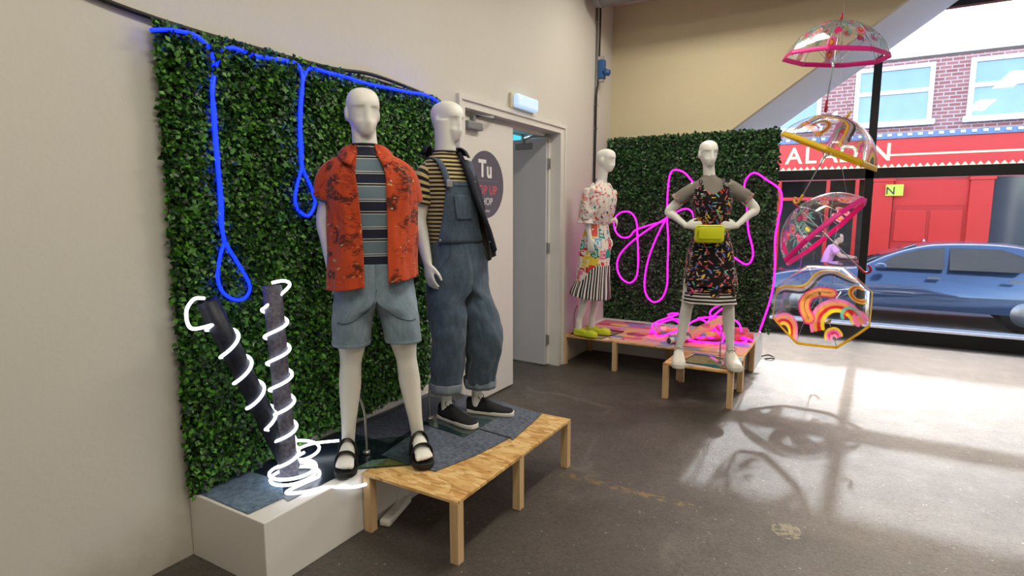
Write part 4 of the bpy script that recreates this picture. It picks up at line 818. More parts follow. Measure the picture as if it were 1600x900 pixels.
def pants(waist, legs, zw, nrow=70, n=56, wr=0.004, crotch=None, seed=0.0, fold=0.0):
    """waist: (cx, cy, rx, ry, z) top ring list; legs: per side list of (z, cx, cy, rx, ry) from crotch to hem"""
    out = []
    for s, leg in legs:
        W = np.array(waist, float); Lg = np.array(leg, float); rows = []
        zs = list(np.linspace(W[0, 0], W[-1, 0], nrow // 3)) + list(np.linspace(W[-1, 0], Lg[-1, 0], nrow - nrow // 3))[1:]
        Lq = spline(Lg, 10); P = np.zeros((len(zs), n + 1, 3)); uv = np.zeros((len(zs), n + 1, 2)); ps = np.linspace(-math.pi, math.pi, n + 1)
        for i, z in enumerate(zs):
            wcx, wcy, wrx, wry = [np.interp(-z, -W[:, 0], W[:, j]) for j in (1, 2, 3, 4)]
            lcx, lcy, lrx, lry = [np.interp(-z, -Lq[:, 0], Lq[:, j]) for j in (1, 2, 3, 4)]
            bl = 1 - float(smoothstep(W[-1, 0] - 0.05, W[-1, 0] + 0.05, z))
            for j, p in enumerate(ps):
                c, sn = math.cos(p), math.sin(p); sx_ = math.copysign(abs(sn) ** .9, sn)
                dx, dy = wcx + s * max(0, c) ** .9 * wrx, wcy + sx_ * wry; ex, ey = lcx + s * c * lrx, lcy + sn * lry
                w_ = wr * 2 * nz(c * 1.7 + seed + s, sn * 1.7, z * 7) + wr * nz(c * 4 + seed, sn * 4, z * 16)
                if fold: w_ += fold * nz(seed + s * 3, p * 1.1, z * 13)
                k = 1 if (c > 0 or bl > .9) else 0
                P[i, j] = ((1 - bl) * dx + bl * ex + s * c * w_ * k, (1 - bl) * dy + bl * ey + sn * w_ * k, z); uv[i, j] = (s * p * (lrx + .02), z)
        out.append((P, uv))
    return out
def cloth(parts, name, mat, parent, th=0.003, **kw):
    b = MB()
    for P, uv in parts: b.grid(P, False, uv)
    return b.obj(name, mat, parent, solid=th, offset=-0.2, **kw)
# ---- fabric materials (all use the UV map in metres)
def m_denim(name, dark, light, wear=0.5):
    M = Mat(name); uv = M.coord('UV'); co = M.coord(); tw = M.noise(M.map(uv, (420, 60, 1), (0, 0, 0.5)), 1.0, 2); n1 = M.noise(co, 7, 4, 0.6); n2 = M.noise(M.map(uv, (60, 14, 1)), 1.0, 3)
    f = M.math('ADD', M.math('MULTIPLY', n1, wear), M.math('ADD', M.math('MULTIPLY', tw, 0.25), M.math('MULTIPLY', n2, 0.3)))
    return M.done(M.bsdf(M.ramp(f, [(0.3, dark), (0.75, light)]), 0.85, 0.2, normal=M.bump(M.math('ADD', n2, tw), 0.12, 0.004), sheen=0.2))
def stripe(M, v, period, stops, off=0.0):
    f = M.math('FRACT', M.math('ADD', M.math('DIVIDE', v, period), off + 100)); return M.ramp(f, stops, 'CONSTANT')
DEN_SHORT = m_denim('light_denim', lin(90, 108, 122), lin(152, 170, 184)); DEN_DARK = m_denim('mid_denim', lin(40, 54, 70), lin(96, 114, 132)); DEN_STITCH = plain('denim_stitch', lin(70, 84, 98), 0.9)
M = Mat('striped_tee'); v = M.xyz(M.coord('UV'))[1]; NV, GB, WH, BK = lin(40, 42, 62), lin(112, 130, 142), lin(206, 208, 206), lin(26, 27, 34)
c = stripe(M, v, 0.125, [(0, NV), (.30, WH), (.33, NV), (.37, WH), (.40, GB), (.84, WH), (.87, BK), (.93, WH), (.96, NV)]); TEE1 = M.done(M.bsdf(c, 0.9, 0.2, sheen=0.2))
M = Mat('tan_striped_tee'); v = M.xyz(M.coord('UV'))[1]; c = stripe(M, v, 0.0225, [(0, lin(34, 32, 32)), (.52, lin(206, 184, 126))]); TEE2 = M.done(M.bsdf(c, 0.9, 0.2, sheen=0.2))
def m_rust():
    M = Mat('rust_print'); uv = M.coord('UV'); base = M.mix(M.noise(uv, 12, 3), lin(186, 66, 30), lin(200, 77, 37))
    mask = M.ramp(M.noise(uv, 9.5, 2), [(0.53, (0, 0, 0)), (0.58, (1, 1, 1))])
    st = M.noise(M.map(uv, (48, 80, 1), (0, 0, 0.3)), 1.0, 3, 0.6, 0.6); s1 = M.ramp(st, [(0.42, (0, 0, 0)), (0.50, (1, 1, 1))])
    c = M.mix(M.math('MULTIPLY', M.math('MULTIPLY', mask, s1), 0.85), base, lin(44, 30, 26))
    m2 = M.ramp(M.noise(M.map(uv, (1, 1, 1), loc=(5, 3, 0)), 8, 2), [(0.52, (0, 0, 0)), (0.57, (1, 1, 1))]); s2 = M.ramp(M.noise(M.map(uv, (40, 60, 1), (0, 0, -.5), (3, 1, 0)), 1, 3, .6, 1), [(0.52, (0, 0, 0)), (0.56, (1, 1, 1))])
    c = M.mix(M.math('MULTIPLY', M.math('MULTIPLY', m2, s2), 0.7), c, lin(140, 40, 24))
    m3 = M.ramp(M.noise(M.map(uv, (30, 60, 1), (0, 0, .8), (9, 2, 0)), 1, 2, .5, 1.0), [(0.68, (0, 0, 0)), (0.71, (1, 1, 1))]); c = M.mix(M.math('MULTIPLY', m3, .9), c, lin(214, 176, 110))
    return M.done(M.bsdf(c, 0.8, 0.25, normal=M.bump(M.noise(uv, 20, 3), .15, .006), sheen=.15))
RUST = m_rust(); RUST_P = plain('rust_plain', lin(184, 60, 30), 0.8)
NAVY = plain('navy_cotton', lin(26, 30, 44), 0.85, var=.15); LINING = plain('grey_lining', lin(112, 110, 106), 0.9, var=.08)
def m_print(name, ground, cols, scale, cover=0.6, warp=0.6, asp=(1, 1), thin=False, asp2=.42):
    """small scattered motifs in several colours"""
    M = Mat(name); uv = M.coord('UV'); c = ground
    for i, (sc, rot) in enumerate(((scale, .4), (scale * 1.35, 1.5), (scale * .8, -.6))):
        wv = M.n('VectorMath', {0: M.map(uv, (sc * asp[0], sc * asp[1], 1), (0, 0, rot), (i * 7.3, i * 3.1, 0)), 1: M.n('VectorMath', {0: M.noise(uv, sc * .7, 2, out=1), 'Scale': warp}, operation='SCALE')}, operation='ADD')
        v = M.n('TexVoronoi', {'Vector': M.map(wv, (1, asp2, 1)), 'Scale': 1.0}, out=None); r = M.xyz(v.outputs['Color']); col = M.ramp(r[0], [(k / len(cols), cc) for k, cc in enumerate(cols)], 'CONSTANT')
        ms = M.math('MULTIPLY', M.math('LESS_THAN', v.outputs['Distance'], 0.30 if not thin else .22), M.math('LESS_THAN', r[1], cover)); c = M.mix(ms, c, col)
    return M.done(M.bsdf(c, 0.85, 0.2, sheen=.15))
DRESS = m_print('black_squiggle_print', lin(24, 20, 24), [lin(224, 110, 96), lin(120, 196, 170), lin(230, 190, 60), lin(214, 92, 130), lin(110, 120, 190), lin(200, 60, 52), lin(210, 190, 170)], 54, .72, .9, asp2=.24)
BLOUSE = m_print('white_motif_print', lin(226, 216, 206), [lin(206, 70, 84), lin(60, 150, 120), lin(232, 160, 60), lin(226, 130, 150), lin(70, 70, 80), lin(206, 60, 50)], 44, .55, .6)
def m_skirt():
    M = Mat('patchwork_print'); uv = M.coord('UV'); wv = M.n('VectorMath', {0: uv, 1: M.n('VectorMath', {0: M.noise(uv, 9, 2, out=1), 'Scale': .05}, operation='SCALE')}, operation='ADD')
    v = M.n('TexVoronoi', {'Vector': M.map(wv, (1, .9, 1)), 'Scale': 13.0}, out=None, distance='CHEBYCHEV'); cols = [lin(226, 90, 80), lin(238, 222, 206), lin(52, 158, 140), lin(236, 206, 76), lin(232, 130, 156), lin(238, 226, 214), lin(120, 180, 206), lin(210, 60, 62)]
    c = M.ramp(M.xyz(v.outputs['Color'])[0], [(k / 8, x) for k, x in enumerate(cols)], 'CONSTANT'); rg = M.math('FRACT', M.math('MULTIPLY', v.outputs['Distance'], 3.2)); c = M.mix(M.math('GREATER_THAN', rg, .72), c, lin(240, 230, 220))
    e = M.n('TexVoronoi', {'Vector': M.map(wv, (1, .6, 1)), 'Scale': 30.0}, out=None); c = M.mix(M.math('MULTIPLY', M.math('LESS_THAN', e.outputs[0], .2), M.math('LESS_THAN', M.xyz(e.outputs[1])[0], .45)), c, lin(60, 40, 60))
    return M.done(M.bsdf(c, 0.85, 0.2))
SKIRT = m_skirt()
M = Mat('vertical_stripe'); u = M.xyz(M.coord('UV'))[0]; VSTR = M.done(M.bsdf(stripe(M, u, .030, [(0, lin(28, 26, 30)), (.5, lin(228, 222, 214))]), .85, .2))
M = Mat('horizontal_stripe'); v = M.xyz(M.coord('UV'))[1]; HSTR = M.done(M.bsdf(stripe(M, v, .028, [(0, lin(30, 28, 32)), (.52, lin(214, 206, 198))]), .85, .2))
M = Mat('grey_mesh'); t = M.n('BsdfTransparent', {0: (.9, .9, .9, 1)}); MESH = M.done(M.n('MixShader', {0: .80, 1: t, 2: M.bsdf(lin(138, 130, 120), .9, .2)}))
SANDAL = plain('black_sandal', lin(24, 23, 24), .6); CANVAS = plain('black_canvas', lin(24, 24, 27), .85, var=.2, scale=60); SOLE = plain('white_rubber', lin(226, 220, 206), .5); LIME = plain('lime_rubber', lin(206, 216, 40), .45, var=.04); WTRAIN = plain('white_leather', lin(228, 222, 208), .5, var=.04)
BAGY = plain('yellow_leather', lin(208, 212, 24), .42, var=.04); BTN = plain('button', lin(210, 206, 196), .4)
M = Mat('glass_plate'); GLASS = M.done(M.n('MixShader', {0: .16, 1: M.n('BsdfTransparent', {0: (.72, .82, .78, 1)}), 2: M.n('BsdfGlossy', {0: (1, 1, 1, 1), 1: .03})})); GEDGE = plain('glass_edge', lin(22, 46, 40), .2)
def base_plate(parent, pts, z, rod=None, th=0.008):
    a = np.array(pts); ar = 0.5 * sum(a[i - 1][0] * a[i][1] - a[i][0] * a[i - 1][1] for i in range(len(a)))
    if ar < 0: pts = list(reversed(pts))
    q = MB(); q.poly(pts, z, z + th); g = q.obj('glass_base', GLASS, parent, smooth=False); n = len(pts)
    q = MB(); c = np.mean(np.array(pts), 0)
    for i in range(n):
        p0, p1 = np3((*pts[i], z)), np3((*pts[(i + 1) % n], z)); q.sweep([p0 + np3((0, 0, th / 2)), p1 + np3((0, 0, th / 2))], .0022, th * .5, n=4, up=(0, 0, 1))
    e = q.obj('glass_edge', GEDGE, g, smooth=False)
    if rod is not None:
        q = MB(); q.wire(spline(rod, 6), .006, 8); q.sweep([np3(rod[0]) + np3((0, 0, 0)), np3(rod[0]) + np3((0, 0, .015))], .018, n=14); q.obj('support_rod', STEEL, parent)
LACEG = plain('grey_lace', lin(120, 118, 110), .8)
def shoe(parent, name, pos, yaw, L, upper, solem, laces=True, sole_h=.026, hgt=.085, toe_h=.045, wide=.046, zs=0.0):
    """pos: heel centre on the ground; points along -Y turned by yaw"""
    R = rotz(yaw); O = np3(pos)
    def tr(P): return np.asarray(P) @ R.T + O
    st = [(0.0, .026, .8), (-.02, .034, 1), (-.07, .036, 1), (-.13, .038, .95), (-.19, .046, .8), (-.24, .045, .7), (-.275, .036, .6), (-.292, .02, .5)]; k = L / .292; kw = wide / .046
    out = []; 
    for y, w_, _ in st: out.append((w_ * kw, y * k))
    outl = [(x, y) for x, y in out] + [(-x, y) for x, y in reversed(out)]; sp = spline(outl, 5, True)
    q = MB(); n = len(sp); V = np.vstack([tr(np.c_[sp, np.full(n, z)] * [s_, 1, 1] + [0, 0, 0]) for z, s_ in ((.001, .97), (.006, 1.04), (sole_h - .004, 1.05), (sole_h, 1.0))]); q.add(V, [tuple(range(n)) , tuple(reversed(range(3 * n, 4 * n)))] + [(r * n + (j + 1) % n, r * n + j, (r + 1) * n + j, (r + 1) * n + (j + 1) % n) for r in range(3) for j in range(n)])
    root = MB(); rows = []
    for y, w_, h in ((.004, .018, hgt * .96), (-.012, .031, hgt), (-.05, .036, hgt * .94), (-.085, .037, hgt * .98), (-.12, .039, hgt * .90), (-.165, .043, hgt * .72), (-.21, .046, toe_h * 1.12), (-.25, .042, toe_h), (-.275, .034, toe_h * .85), (-.288, .018, toe_h * .55), (-.291, .004, toe_h * .35)):
        row = []
        for a in np.linspace(0, math.pi, 15): row.append((w_ * kw * math.copysign(abs(math.cos(a)) ** .75, math.cos(a)), y * k, sole_h - .004 + (h - sole_h + .004) * abs(math.sin(a)) ** .8))
        rows.append(row)
    rows = np.array(rows); rr = np.stack([spline(rows[:, j], 4) for j in range(15)], 1); root.grid(tr(rr.reshape(-1, 3)).reshape(rr.shape))
    up = root.obj(name, upper, parent, solid=.002)
    q.obj('sole', solem, up)
    if laces:
        q = MB()
        for i, y in enumerate((-.088, -.108, -.128, -.148)):
            z = hgt * (1.02 - .10 * i); w_ = .017
            q.wire(spline(tr([(-w_, y * k, z - .012), (-w_ * .4, (y - .004) * k, z), (w_ * .4, (y - .006) * k, z), (w_, (y - .01) * k, z - .012)]), 4), .0026, 6)
        for s in (-1, 1): q.wire(spline(tr([(0, -.085 * k, hgt), (s * .02, -.075 * k, hgt + .022), (s * .038, -.085 * k, hgt + .012), (s * .02, -.095 * k, hgt - .004), (0, -.088 * k, hgt)]), 5), .0024, 6); q.wire(spline(tr([(0, -.088 * k, hgt), (s * .018, -.11 * k, hgt - .002), (s * .03, -.125 * k, hgt - .016)]), 5), .0022, 6)
        q.obj('laces', upper if upper is CANVAS else LACEG, up)
    return up
def stitch(P, ij, out=.003):
    c = P.reshape(-1, 3).mean(0); pts = []
    for i, j in ij:
        p = P[int(i), int(j)]; n_ = p - np3((c[0], c[1], p[2])); n_ /= np.linalg.norm(n_); pts.append(p + n_ * out)
    return spline(pts, 5)
def mannequin(label, loc, deg): return thing('mannequin', label, 'mannequin', loc, math.radians(deg))
def to_local(root, pts):
    R = rotz(-root.rotation_euler.z); return [tuple((R @ (np3((x, y, 0)) - np3(root.location)))[:2]) for x, y in pts]
BZ = TOP + 0.011
# ================================================================= mannequin 1: rust shirt, denim shorts
m1 = mannequin('white male mannequin in an open rust print shirt, striped tee and denim shorts', (-1.96, 2.07, BZ), 46)
J = dict(hip=(-.022, .01, .90), chest=(-.03, .0, 1.28), neck=(-.045, .01, 1.53), chin=(-.052, -.005, 1.585), top=1.81, yaw=.22,
         shL=(-.178, .01, 1.425), elL=(-.236, .05, 1.19), wrL=(-.216, .04, .965), handL=((.04, -.12, -1), (1, .2, 0), (0, -1, 0), .17, .35),
         shR=(.118, .01, 1.42), elR=(.158, .06, 1.18), wrR=(.14, .09, .95), handR=((0, -.1, -1), (-1, .2, 0), (0, -1, 0), .17, .35),
         hpL=(-.112, 0, .87), knL=(-.146, -.02, .53), anL=(-.174, .03, .10), footL=(-.10, .245, -1, .028),
         hpR=(.072, 0, .87), knR=(.118, -.02, .53), anR=(.172, .03, .10), footR=(.06, .245, 1, .028))
body('body', m1, J)
TR1 = [(.93, -.025, 0, .168, .118), (1.05, -.025, 0, .158, .112), (1.2, -.03, 0, .172, .12), (1.32, -.033, -.005, .187, .125), (1.42, -.036, 0, .186, .112), (1.48, -.04, 0, .14, .092), (1.525, -.045, 0, .082, .072), (1.55, -.047, -.004, .064, .066)]
tee = cloth([garment(TR1, na=80, nr=60, wr=.002), sleeve((-.11, .01, 1.44), (-.222, .04, 1.29), .075, .060, bend=(-.19, .02, 1.40)), sleeve((.05, .01, 1.43), (.15, .05, 1.28), .075, .060, bend=(.125, .02, 1.39))], 't_shirt', TEE1, m1)
q = MB(); q.wire([(-.047 + .066 * math.cos(t), -.004 + .068 * math.sin(t), 1.549 - .012 * math.sin(-t) * 0) for t in np.linspace(0, 6.3, 40)], .006); q.obj('neckband', NAVY, tee)
SR1 = [(.905, -.027, -.01, .209, .172), (1.05, -.025, -.005, .202, .158), (1.2, -.025, 0, .203, .143), (1.33, -.03, 0, .206, .14), (1.41, -.034, 0, .202, .124), (1.465, -.038, 0, .168, .102), (1.515, -.043, .005, .105, .084), (1.55, -.045, .008, .080, .076)]
gap = lambda f: (.26 + .10 * f + .22 * max(0, f - .75) * 4 * .5, 2 * math.pi - (.20 + .14 * f + .22 * max(0, f - .75) * 4 * .5))
Ps, uvs = garment(SR1, na=150, nr=90, wr=.006, wf=(8, 5), seed=2.0, drape=.012, ext=gap)
f_ = np.linspace(1, 0, 90)[:, None] ** 2; Ps[..., 2] += f_ * (.028 * (Ps[..., 0] + .027) / .2)
SL1, SL2 = sleeve((-.10, .01, 1.445), (-.222, .035, 1.305), .080, .073, wr=.004, seed=1, bend=(-.185, .015, 1.405)), sleeve((.04, .01, 1.44), (.152, .045, 1.29), .080, .073, wr=.004, seed=5, bend=(.12, .015, 1.40))
sh = cloth([(Ps, uvs), SL1, SL2], 'shirt', RUST, m1, th=.0035)
# notched collar
b = MB(); na = 60; rows = []
for v in np.linspace(0, 1, 7):
    row = []
    for t in np.linspace(0, 1, na):
        a = .42 + t * (2 * math.pi - .84); fr = max(0, math.cos(a)) ** 2
        inner = np3((-.046 + .078 * math.sin(a), .006 - .078 * math.cos(a), 1.548 - .045 * fr)); outer = np3((-.044 + (.130 + .05 * fr) * math.sin(a), .004 - (.122 + .030 * fr) * math.cos(a), 1.500 - .060 * fr))
        p = inner * (1 - v) + outer * v; p[2] += .012 * math.sin(math.pi * v); row.append(p)
    rows.append(row)
b.grid(np.array(rows), uv=np.dstack(np.meshgrid(np.linspace(0, .4, na), np.linspace(0, .06, 7)))); b.obj('collar', RUST, sh, solid=.003)
for s, e in ((1, 0), (-1, 149)):
    k = 10 * s; ee = lambda i, d: Ps[i, e + int(d * k) if e + int(d * k) >= 0 else e]
    V = [ee(-12, 0) + np3((0, -.010, 0)), ee(-13, 1.1) + np3((0, -.010, 0)), ee(-19, 1.35) + np3((0, -.011, 0)), ee(-26, .7) + np3((0, -.009, 0)), ee(-38, 0.05) + np3((0, -.006, 0)), ee(-24, 0) + np3((0, -.009, 0))]
    b = MB(); b.add(V, [(0, 1, 2, 3, 4, 5)], uv=[(0, 0), (.06, 0), (.07, .05), (.03, .1), (0, .2), (0, .1)]); b.obj('lapel', RUST, sh, solid=.004, smooth=False)
q = MB()
for i in (30, 45, 60): q.sweep([Ps[i, 3] + np3((0, -.004, 0)), Ps[i, 3] + np3((0, -.007, 0))], .005, n=10, up=(0, 0, 1))
q.obj('buttons', BTN, sh)
sp = pants([(1.0, -.022, .0, .158, .118), (.92, -.022, .0, .186, .132), (.79, -.02, 0, .20, .15)], ((-1, [(.80, -.118, 0, .104, .125), (.70, -.136, -.01, .092, .115), (.61, -.142, -.015, .088, .108)]), (1, [(.80, .078, 0, .104, .125), (.70, .096, -.01, .093, .115), (.615, .106, -.015, .088, .108)])), 1.0, wr=.004, seed=3)
sr = cloth(sp, 'shorts', DEN_SHORT, m1, th=.004)
q = MB()
for (P, uv), s in zip(sp, (-1, 1)):
    n = P.shape[1] - 1; q.wire(stitch(P, [(16, n * .21), (22, n * .215), (30, n * .23), (36, n * .27), (38, n * .33), (37, n * .38)]), .0018, 5)
    hem = P[-3]; q.wire([p for p in hem], .0016, 5)
q.wire(stitch(sp[0][0], [(12, 14), (20, 14), (27, 14.4)]), .002, 5)
q.obj('stitching', DEN_STITCH, sr)
for k, (P, uv) in enumerate(sp):
    b = MB(); cen = P[-4].mean(0); hb = np.array([[(p - cen) * [1.012, 1.012, 1] + cen for p in P[i]] for i in (-5, -4, -3, -2, -1)]); b.grid(hb, uv=uv[-5:]); b.obj('hem', DEN_SHORT, sr, solid=.005)
# sandals
for nm, (ax, ay), yaw in (('sandal', (-.174, .03), -.10), ('sandal', (.172, .03), .06)):
    R = rotz(yaw); outl = spline([(.036, .055), (.043, 0), (.042, -.06), (.052, -.12), (.05, -.165), (.028, -.198), (-.028, -.198), (-.05, -.165), (-.052, -.12), (-.042, -.06), (-.043, 0), (-.036, .055), (0, .072)], 5, True)
    outl = [tuple((R @ np3((x, y, 0)))[:2] + np.array((ax, ay))) for x, y in reversed(outl)]
    q = MB(); q.poly(outl, 0.0, .026); s_ = q.obj(nm, SANDAL, m1, smooth=False, bevel=.004)
    for y, h, w_, tw in ((-.030, .112, .046, .020), (-.108, .080, .052, .021)):
        q = MB(); pts = []
        for t in np.linspace(0, math.pi, 15):
            p = R @ np3((w_ * math.copysign(abs(math.cos(t)) ** .8, math.cos(t)), y - .008 * math.sin(t), 0)); pts.append((p[0] + ax, p[1] + ay, .02 + h * math.sin(t) ** .8))
        dirv = R @ np3((0, -1, .35)); q.sweep(pts, tw, .0035, n=8, up=tuple(np.cross(dirv, (0.0, 0, 1)) + dirv * 0), power=4)
        q = MB(); rows = [[np3(p) + (R @ np3((0, o, 0))) * 1 + np3((0, 0, -o * .5)) * 1 for p in pts] for o in (-tw, 0, tw)]; q.grid(np.array(rows)); q.obj('strap', SANDAL, s_, solid=.005)
base_plate(m1, to_local(m1, [(-2.011, 1.931), (-1.815, 2.096), (-2.051, 2.38), (-2.267, 2.179)]), -.0085, [(-.085, .10, 0), (-.088, .10, .2), (-.11, .08, .30), (-.14, .04, .38)], .0075)
# ================================================================= mannequin 2: dungarees and jacket
m2 = mannequin('white male mannequin in denim dungarees and striped tee with a navy jacket over the shoulders', (-1.99, 2.728, BZ), 70)
J = dict(hip=(.02, .015, .90), chest=(-.04, .0, 1.30), neck=(-.055, .0, 1.565), chin=(-.037, -.005, 1.628), top=1.858, yaw=.24,
         shL=(-.178, .01, 1.44), elL=(-.212, .04, 1.21), wrL=(-.200, -.03, .962), handL=((0, -.25, -1), (1, .1, 0), (.3, -1, 0), .178, .55),
         shR=(.09, .02, 1.445), elR=(.14, .06, 1.2), wrR=(.15, .04, .97), handR=((0, -.2, -1), (-1, .1, 0), (-.3, -1, 0), .178, .5),
         hpL=(-.05, .01, .86), knL=(-.055, -.03, .53), anL=(-.05, .03, .12), footL=(.18, .2, 0, .01, 0, .42),
         hpR=(.10, .01, .86), knR=(.133, -.09, .54), anR=(.158, .005, .12), footR=(.61, .2, 0, .01, 0, .42))
body('body', m2, J, tw=.74)
TR2 = [(1.02, .012, 0, .150, .12), (1.15, -.012, 0, .142, .12), (1.28, -.03, 0, .146, .124), (1.38, -.04, -.004, .158, .122), (1.45, -.045, 0, .165, .108), (1.505, -.048, 0, .138, .092), (1.555, -.053, 0, .082, .07), (1.577, -.055, -.003, .064, .064)]
tee2 = cloth([garment(TR2, na=80, nr=70, wr=.002), sleeve((-.10, .01, 1.475), (-.205, .03, 1.285), .078, .063, wr=.003, bend=(-.176, .015, 1.42)), sleeve((.02, .01, 1.475), (.13, .04, 1.29), .078, .066, bend=(.095, .02, 1.42))], 't_shirt', TEE2, m2)
q = MB(); q.wire([(-.055 + .066 * math.cos(t), -.003 + .066 * math.sin(t), 1.576) for t in np.linspace(0, 6.3, 40)], .006); q.obj('neckband', BLACK, tee2)
ov = pants([(1.10, .012, .0, .160, .126), (1.0, .016, 0, .172, .138), (.88, .02, 0, .184, .15), (.76, .022, 0, .190, .152)],
           ((-1, [(.76, -.072, .0, .102, .13), (.54, -.066, -.03, .100, .12), (.38, -.062, -.01, .094, .108), (.30, -.06, .0, .088, .10), (.18, -.058, .02, .077, .09)]), (1, [(.76, .118, -.01, .102, .13), (.54, .142, -.085, .102, .122), (.38, .155, -.07, .097, .11), (.30, .16, -.045, .092, .102), (.175, .165, -.02, .085, .092)])), 1.1, nrow=90, wr=.006, seed=8, fold=.006)
od = cloth(ov, 'dungarees', DEN_DARK, m2, th=.004)
CUFF = m_denim('denim_inside', lin(104, 116, 128), lin(150, 162, 172))
for P, uv in ov:
    b = MB(); hb = []
    for i, z, k in ((-12, .058, 1.10), (-8, .05, 1.13), (-3, .02, 1.11), (-1, 0, 1.06), (-1, .008, .98)):
        cen = P[-1].mean(0); hb.append([(p - cen) * [k, k, 0] + cen + np3((0, 0, z)) for p in P[-1]])
    b.grid(np.array(hb)); b.obj('cuff', CUFF, od, solid=.003)
q = MB()
for P, uv in ov:
    n = P.shape[1] - 1; q.wire(stitch(P, [(i, n * .5) for i in range(4, 80, 4)], .004), .002, 5); q.wire(stitch(P, [(2, n * .36), (7, n * .37), (12, n * .40), (16, n * .46), (18, n * .5)], .004), .002, 5); q.wire(P[3] * 1.0, .002, 5)
q.obj('stitching', DEN_STITCH, od)
def bib(z0, z1, w0, w1, extra, cols=24, cx=None):
    P = np.zeros((20, cols, 3)); uv = np.zeros((20, cols, 2))
    for i, t in enumerate(np.linspace(0, 1, 20)):
        z = z0 + (z1 - z0) * t; c = np.interp(z, [r[0] for r in TR2], [r[1] for r in TR2]) if cx is None else cx; rx = np.interp(z, [r[0] for r in TR2], [r[3] for r in TR2]); ry = np.interp(z, [r[0] for r in TR2], [r[4] for r in TR2]); w_ = w0 + (w1 - w0) * t ** .8
        for j, u in enumerate(np.linspace(-w_, w_, cols)):
            k = max(0, 1 - (abs(u) / (rx + .03)) ** 2.2) ** (1 / 2.2); P[i, j] = (c + u, -(ry + .012 + extra) * k, z); uv[i, j] = (u, z)
    return P, uv
bb_ = cloth([bib(1.07, 1.405, .160, .085, 0)], 'bib', DEN_DARK, m2, th=.004)
cloth([bib(1.20, 1.335, .052, .055, .008)], 'bib_pocket', DEN_DARK, bb_, th=.003)
cloth([bib(1.385, 1.41, .090, .086, .004)], 'bib_band', DEN_DARK, bb_, th=.004)
for s in (-1, 1):
    cxs = -.045; pts = spline([(cxs + s * .078, -.140, 1.385), (cxs + s * .090, -.122, 1.45), (cxs + s * .10, -.078, 1.518), (cxs + s * .10, 0, 1.538), (cxs + s * .085, .08, 1.50), (cxs + s * .05, .125, 1.36), (cxs + .04 + s * .04, .132, 1.10)], 8)
    rows = [[p + np3((o, 0, 0)) for p in pts] for o in (-.019, 0, .019)]; q = MB(); q.grid(np.array(rows)); st_ = q.obj('strap', DEN_DARK, bb_, solid=.005)
    q = MB(); q.box((cxs + s * .078 - .02, -.150, 1.375), (cxs + s * .078 + .02, -.142, 1.415)); q.obj('buckle', STEEL, bb_, smooth=False, bevel=.004)
q = MB(); q.sweep([(-.142, -.075, 1.085), (-.150, -.08, 1.085)], .009, n=12, up=(0, 0, 1)); q.obj('side_button', STEEL, od)
# jacket
JR = [(.93, -.03, .02, .235, .20), (1.05, -.032, .02, .228, .19), (1.22, -.036, .02, .218, .175), (1.36, -.04, .018, .208, .152), (1.44, -.044, .016, .196, .132), (1.50, -.048, .014, .158, .112), (1.555, -.053, .012, .098, .09), (1.58, -.055, .012, .084, .084)]
jg = lambda f: (.45, 2 * math.pi - 2.6 + 1.1 * smoothstep(.75, 1, f))
def jshape(P):
    nr, na = P.shape[:2]; wj = np.clip(1 - np.linspace(0, 1, na) / .42, 0, 1) ** 1.4
    E = spline([(.150, -.20, 1.025), (.105, -.195, 1.157), (.045, -.178, 1.281), (.0, -.150, 1.422), (-.012, -.118, 1.51), (-.018, -.088, 1.572)], 12)
    s_ = np.linspace(0, len(E) - 1, nr); E = np.stack([np.interp(s_, range(len(E)), E[:, j]) for j in range(3)], 1)
    return P + wj[None, :, None] * (E - P[:, 0])[:, None, :]
Pj, uvj = garment(JR, na=110, nr=60, wr=.006, seed=6, drape=.014, ext=jg); Pj = jshape(Pj)
jk = cloth([(Pj, uvj)], 'jacket', NAVY, m2, th=.003)
JI = [(z, cx, cy, rx - .007, ry - .007) for z, cx, cy, rx, ry in JR]
Pi, uvi = garment(JI, na=110, nr=60, wr=.006, seed=6, drape=.014, ext=jg); Pi = jshape(Pi); cloth([(Pi[:-6, 7:], uvi[:-6, 7:])], 'lining', LINING, jk, th=.001)
b = MB(); e0 = Pj[:, 0]; e1 = Pj[:, 7]; d_ = (Pj[:, 7] - Pj[:, 0]); n_ = np.cross(d_, np.gradient(Pj[:, 0], axis=0)); n_ /= np.linalg.norm(n_, axis=1)[:, None]
rows = [e0 + n_ * .009 * s + d_ * t for s, t in ((1, 1), (1, 0), (-1, 0), (-1, 1))]; b.grid(np.array(rows)); b.obj('placket', NAVY, jk, solid=.002)
q = MB()
for i in range(6, 54, 9):
    c = e0[i] + d_[i] * .55; nn = n_[i] if n_[i][0] < 0 else -n_[i]; q.sweep([c + nn * .011, c + nn * .014], .006, n=10, up=(0, 0, 1))
q.obj('buttons', BTN, jk)
b = MB(); rows = []
for v, (dr, dz) in zip(np.linspace(0, 1, 5), ((0, -.01), (.004, .02), (.014, .034), (.034, .022), (.05, -.008))):
    rows.append([(-.055 + (.084 + dr + .02 * max(0, math.cos(a)) * v) * math.sin(a), .012 - (.084 + dr + .03 * max(0, math.cos(a)) * v) * math.cos(a), 1.575 + dz - .03 * max(0, math.cos(a)) * v) for a in np.linspace(.42, 4.9, 40)])
b.grid(np.array(rows)); b.obj('collar', NAVY, jk, solid=.003)
shoe(m2, 'canvas_shoe', (-.060, .082, 0), .18, .295, CANVAS, SOLE, hgt=.096)
shoe(m2, 'canvas_shoe', (.128, .058, 0), .61, .295, CANVAS, SOLE, hgt=.096)
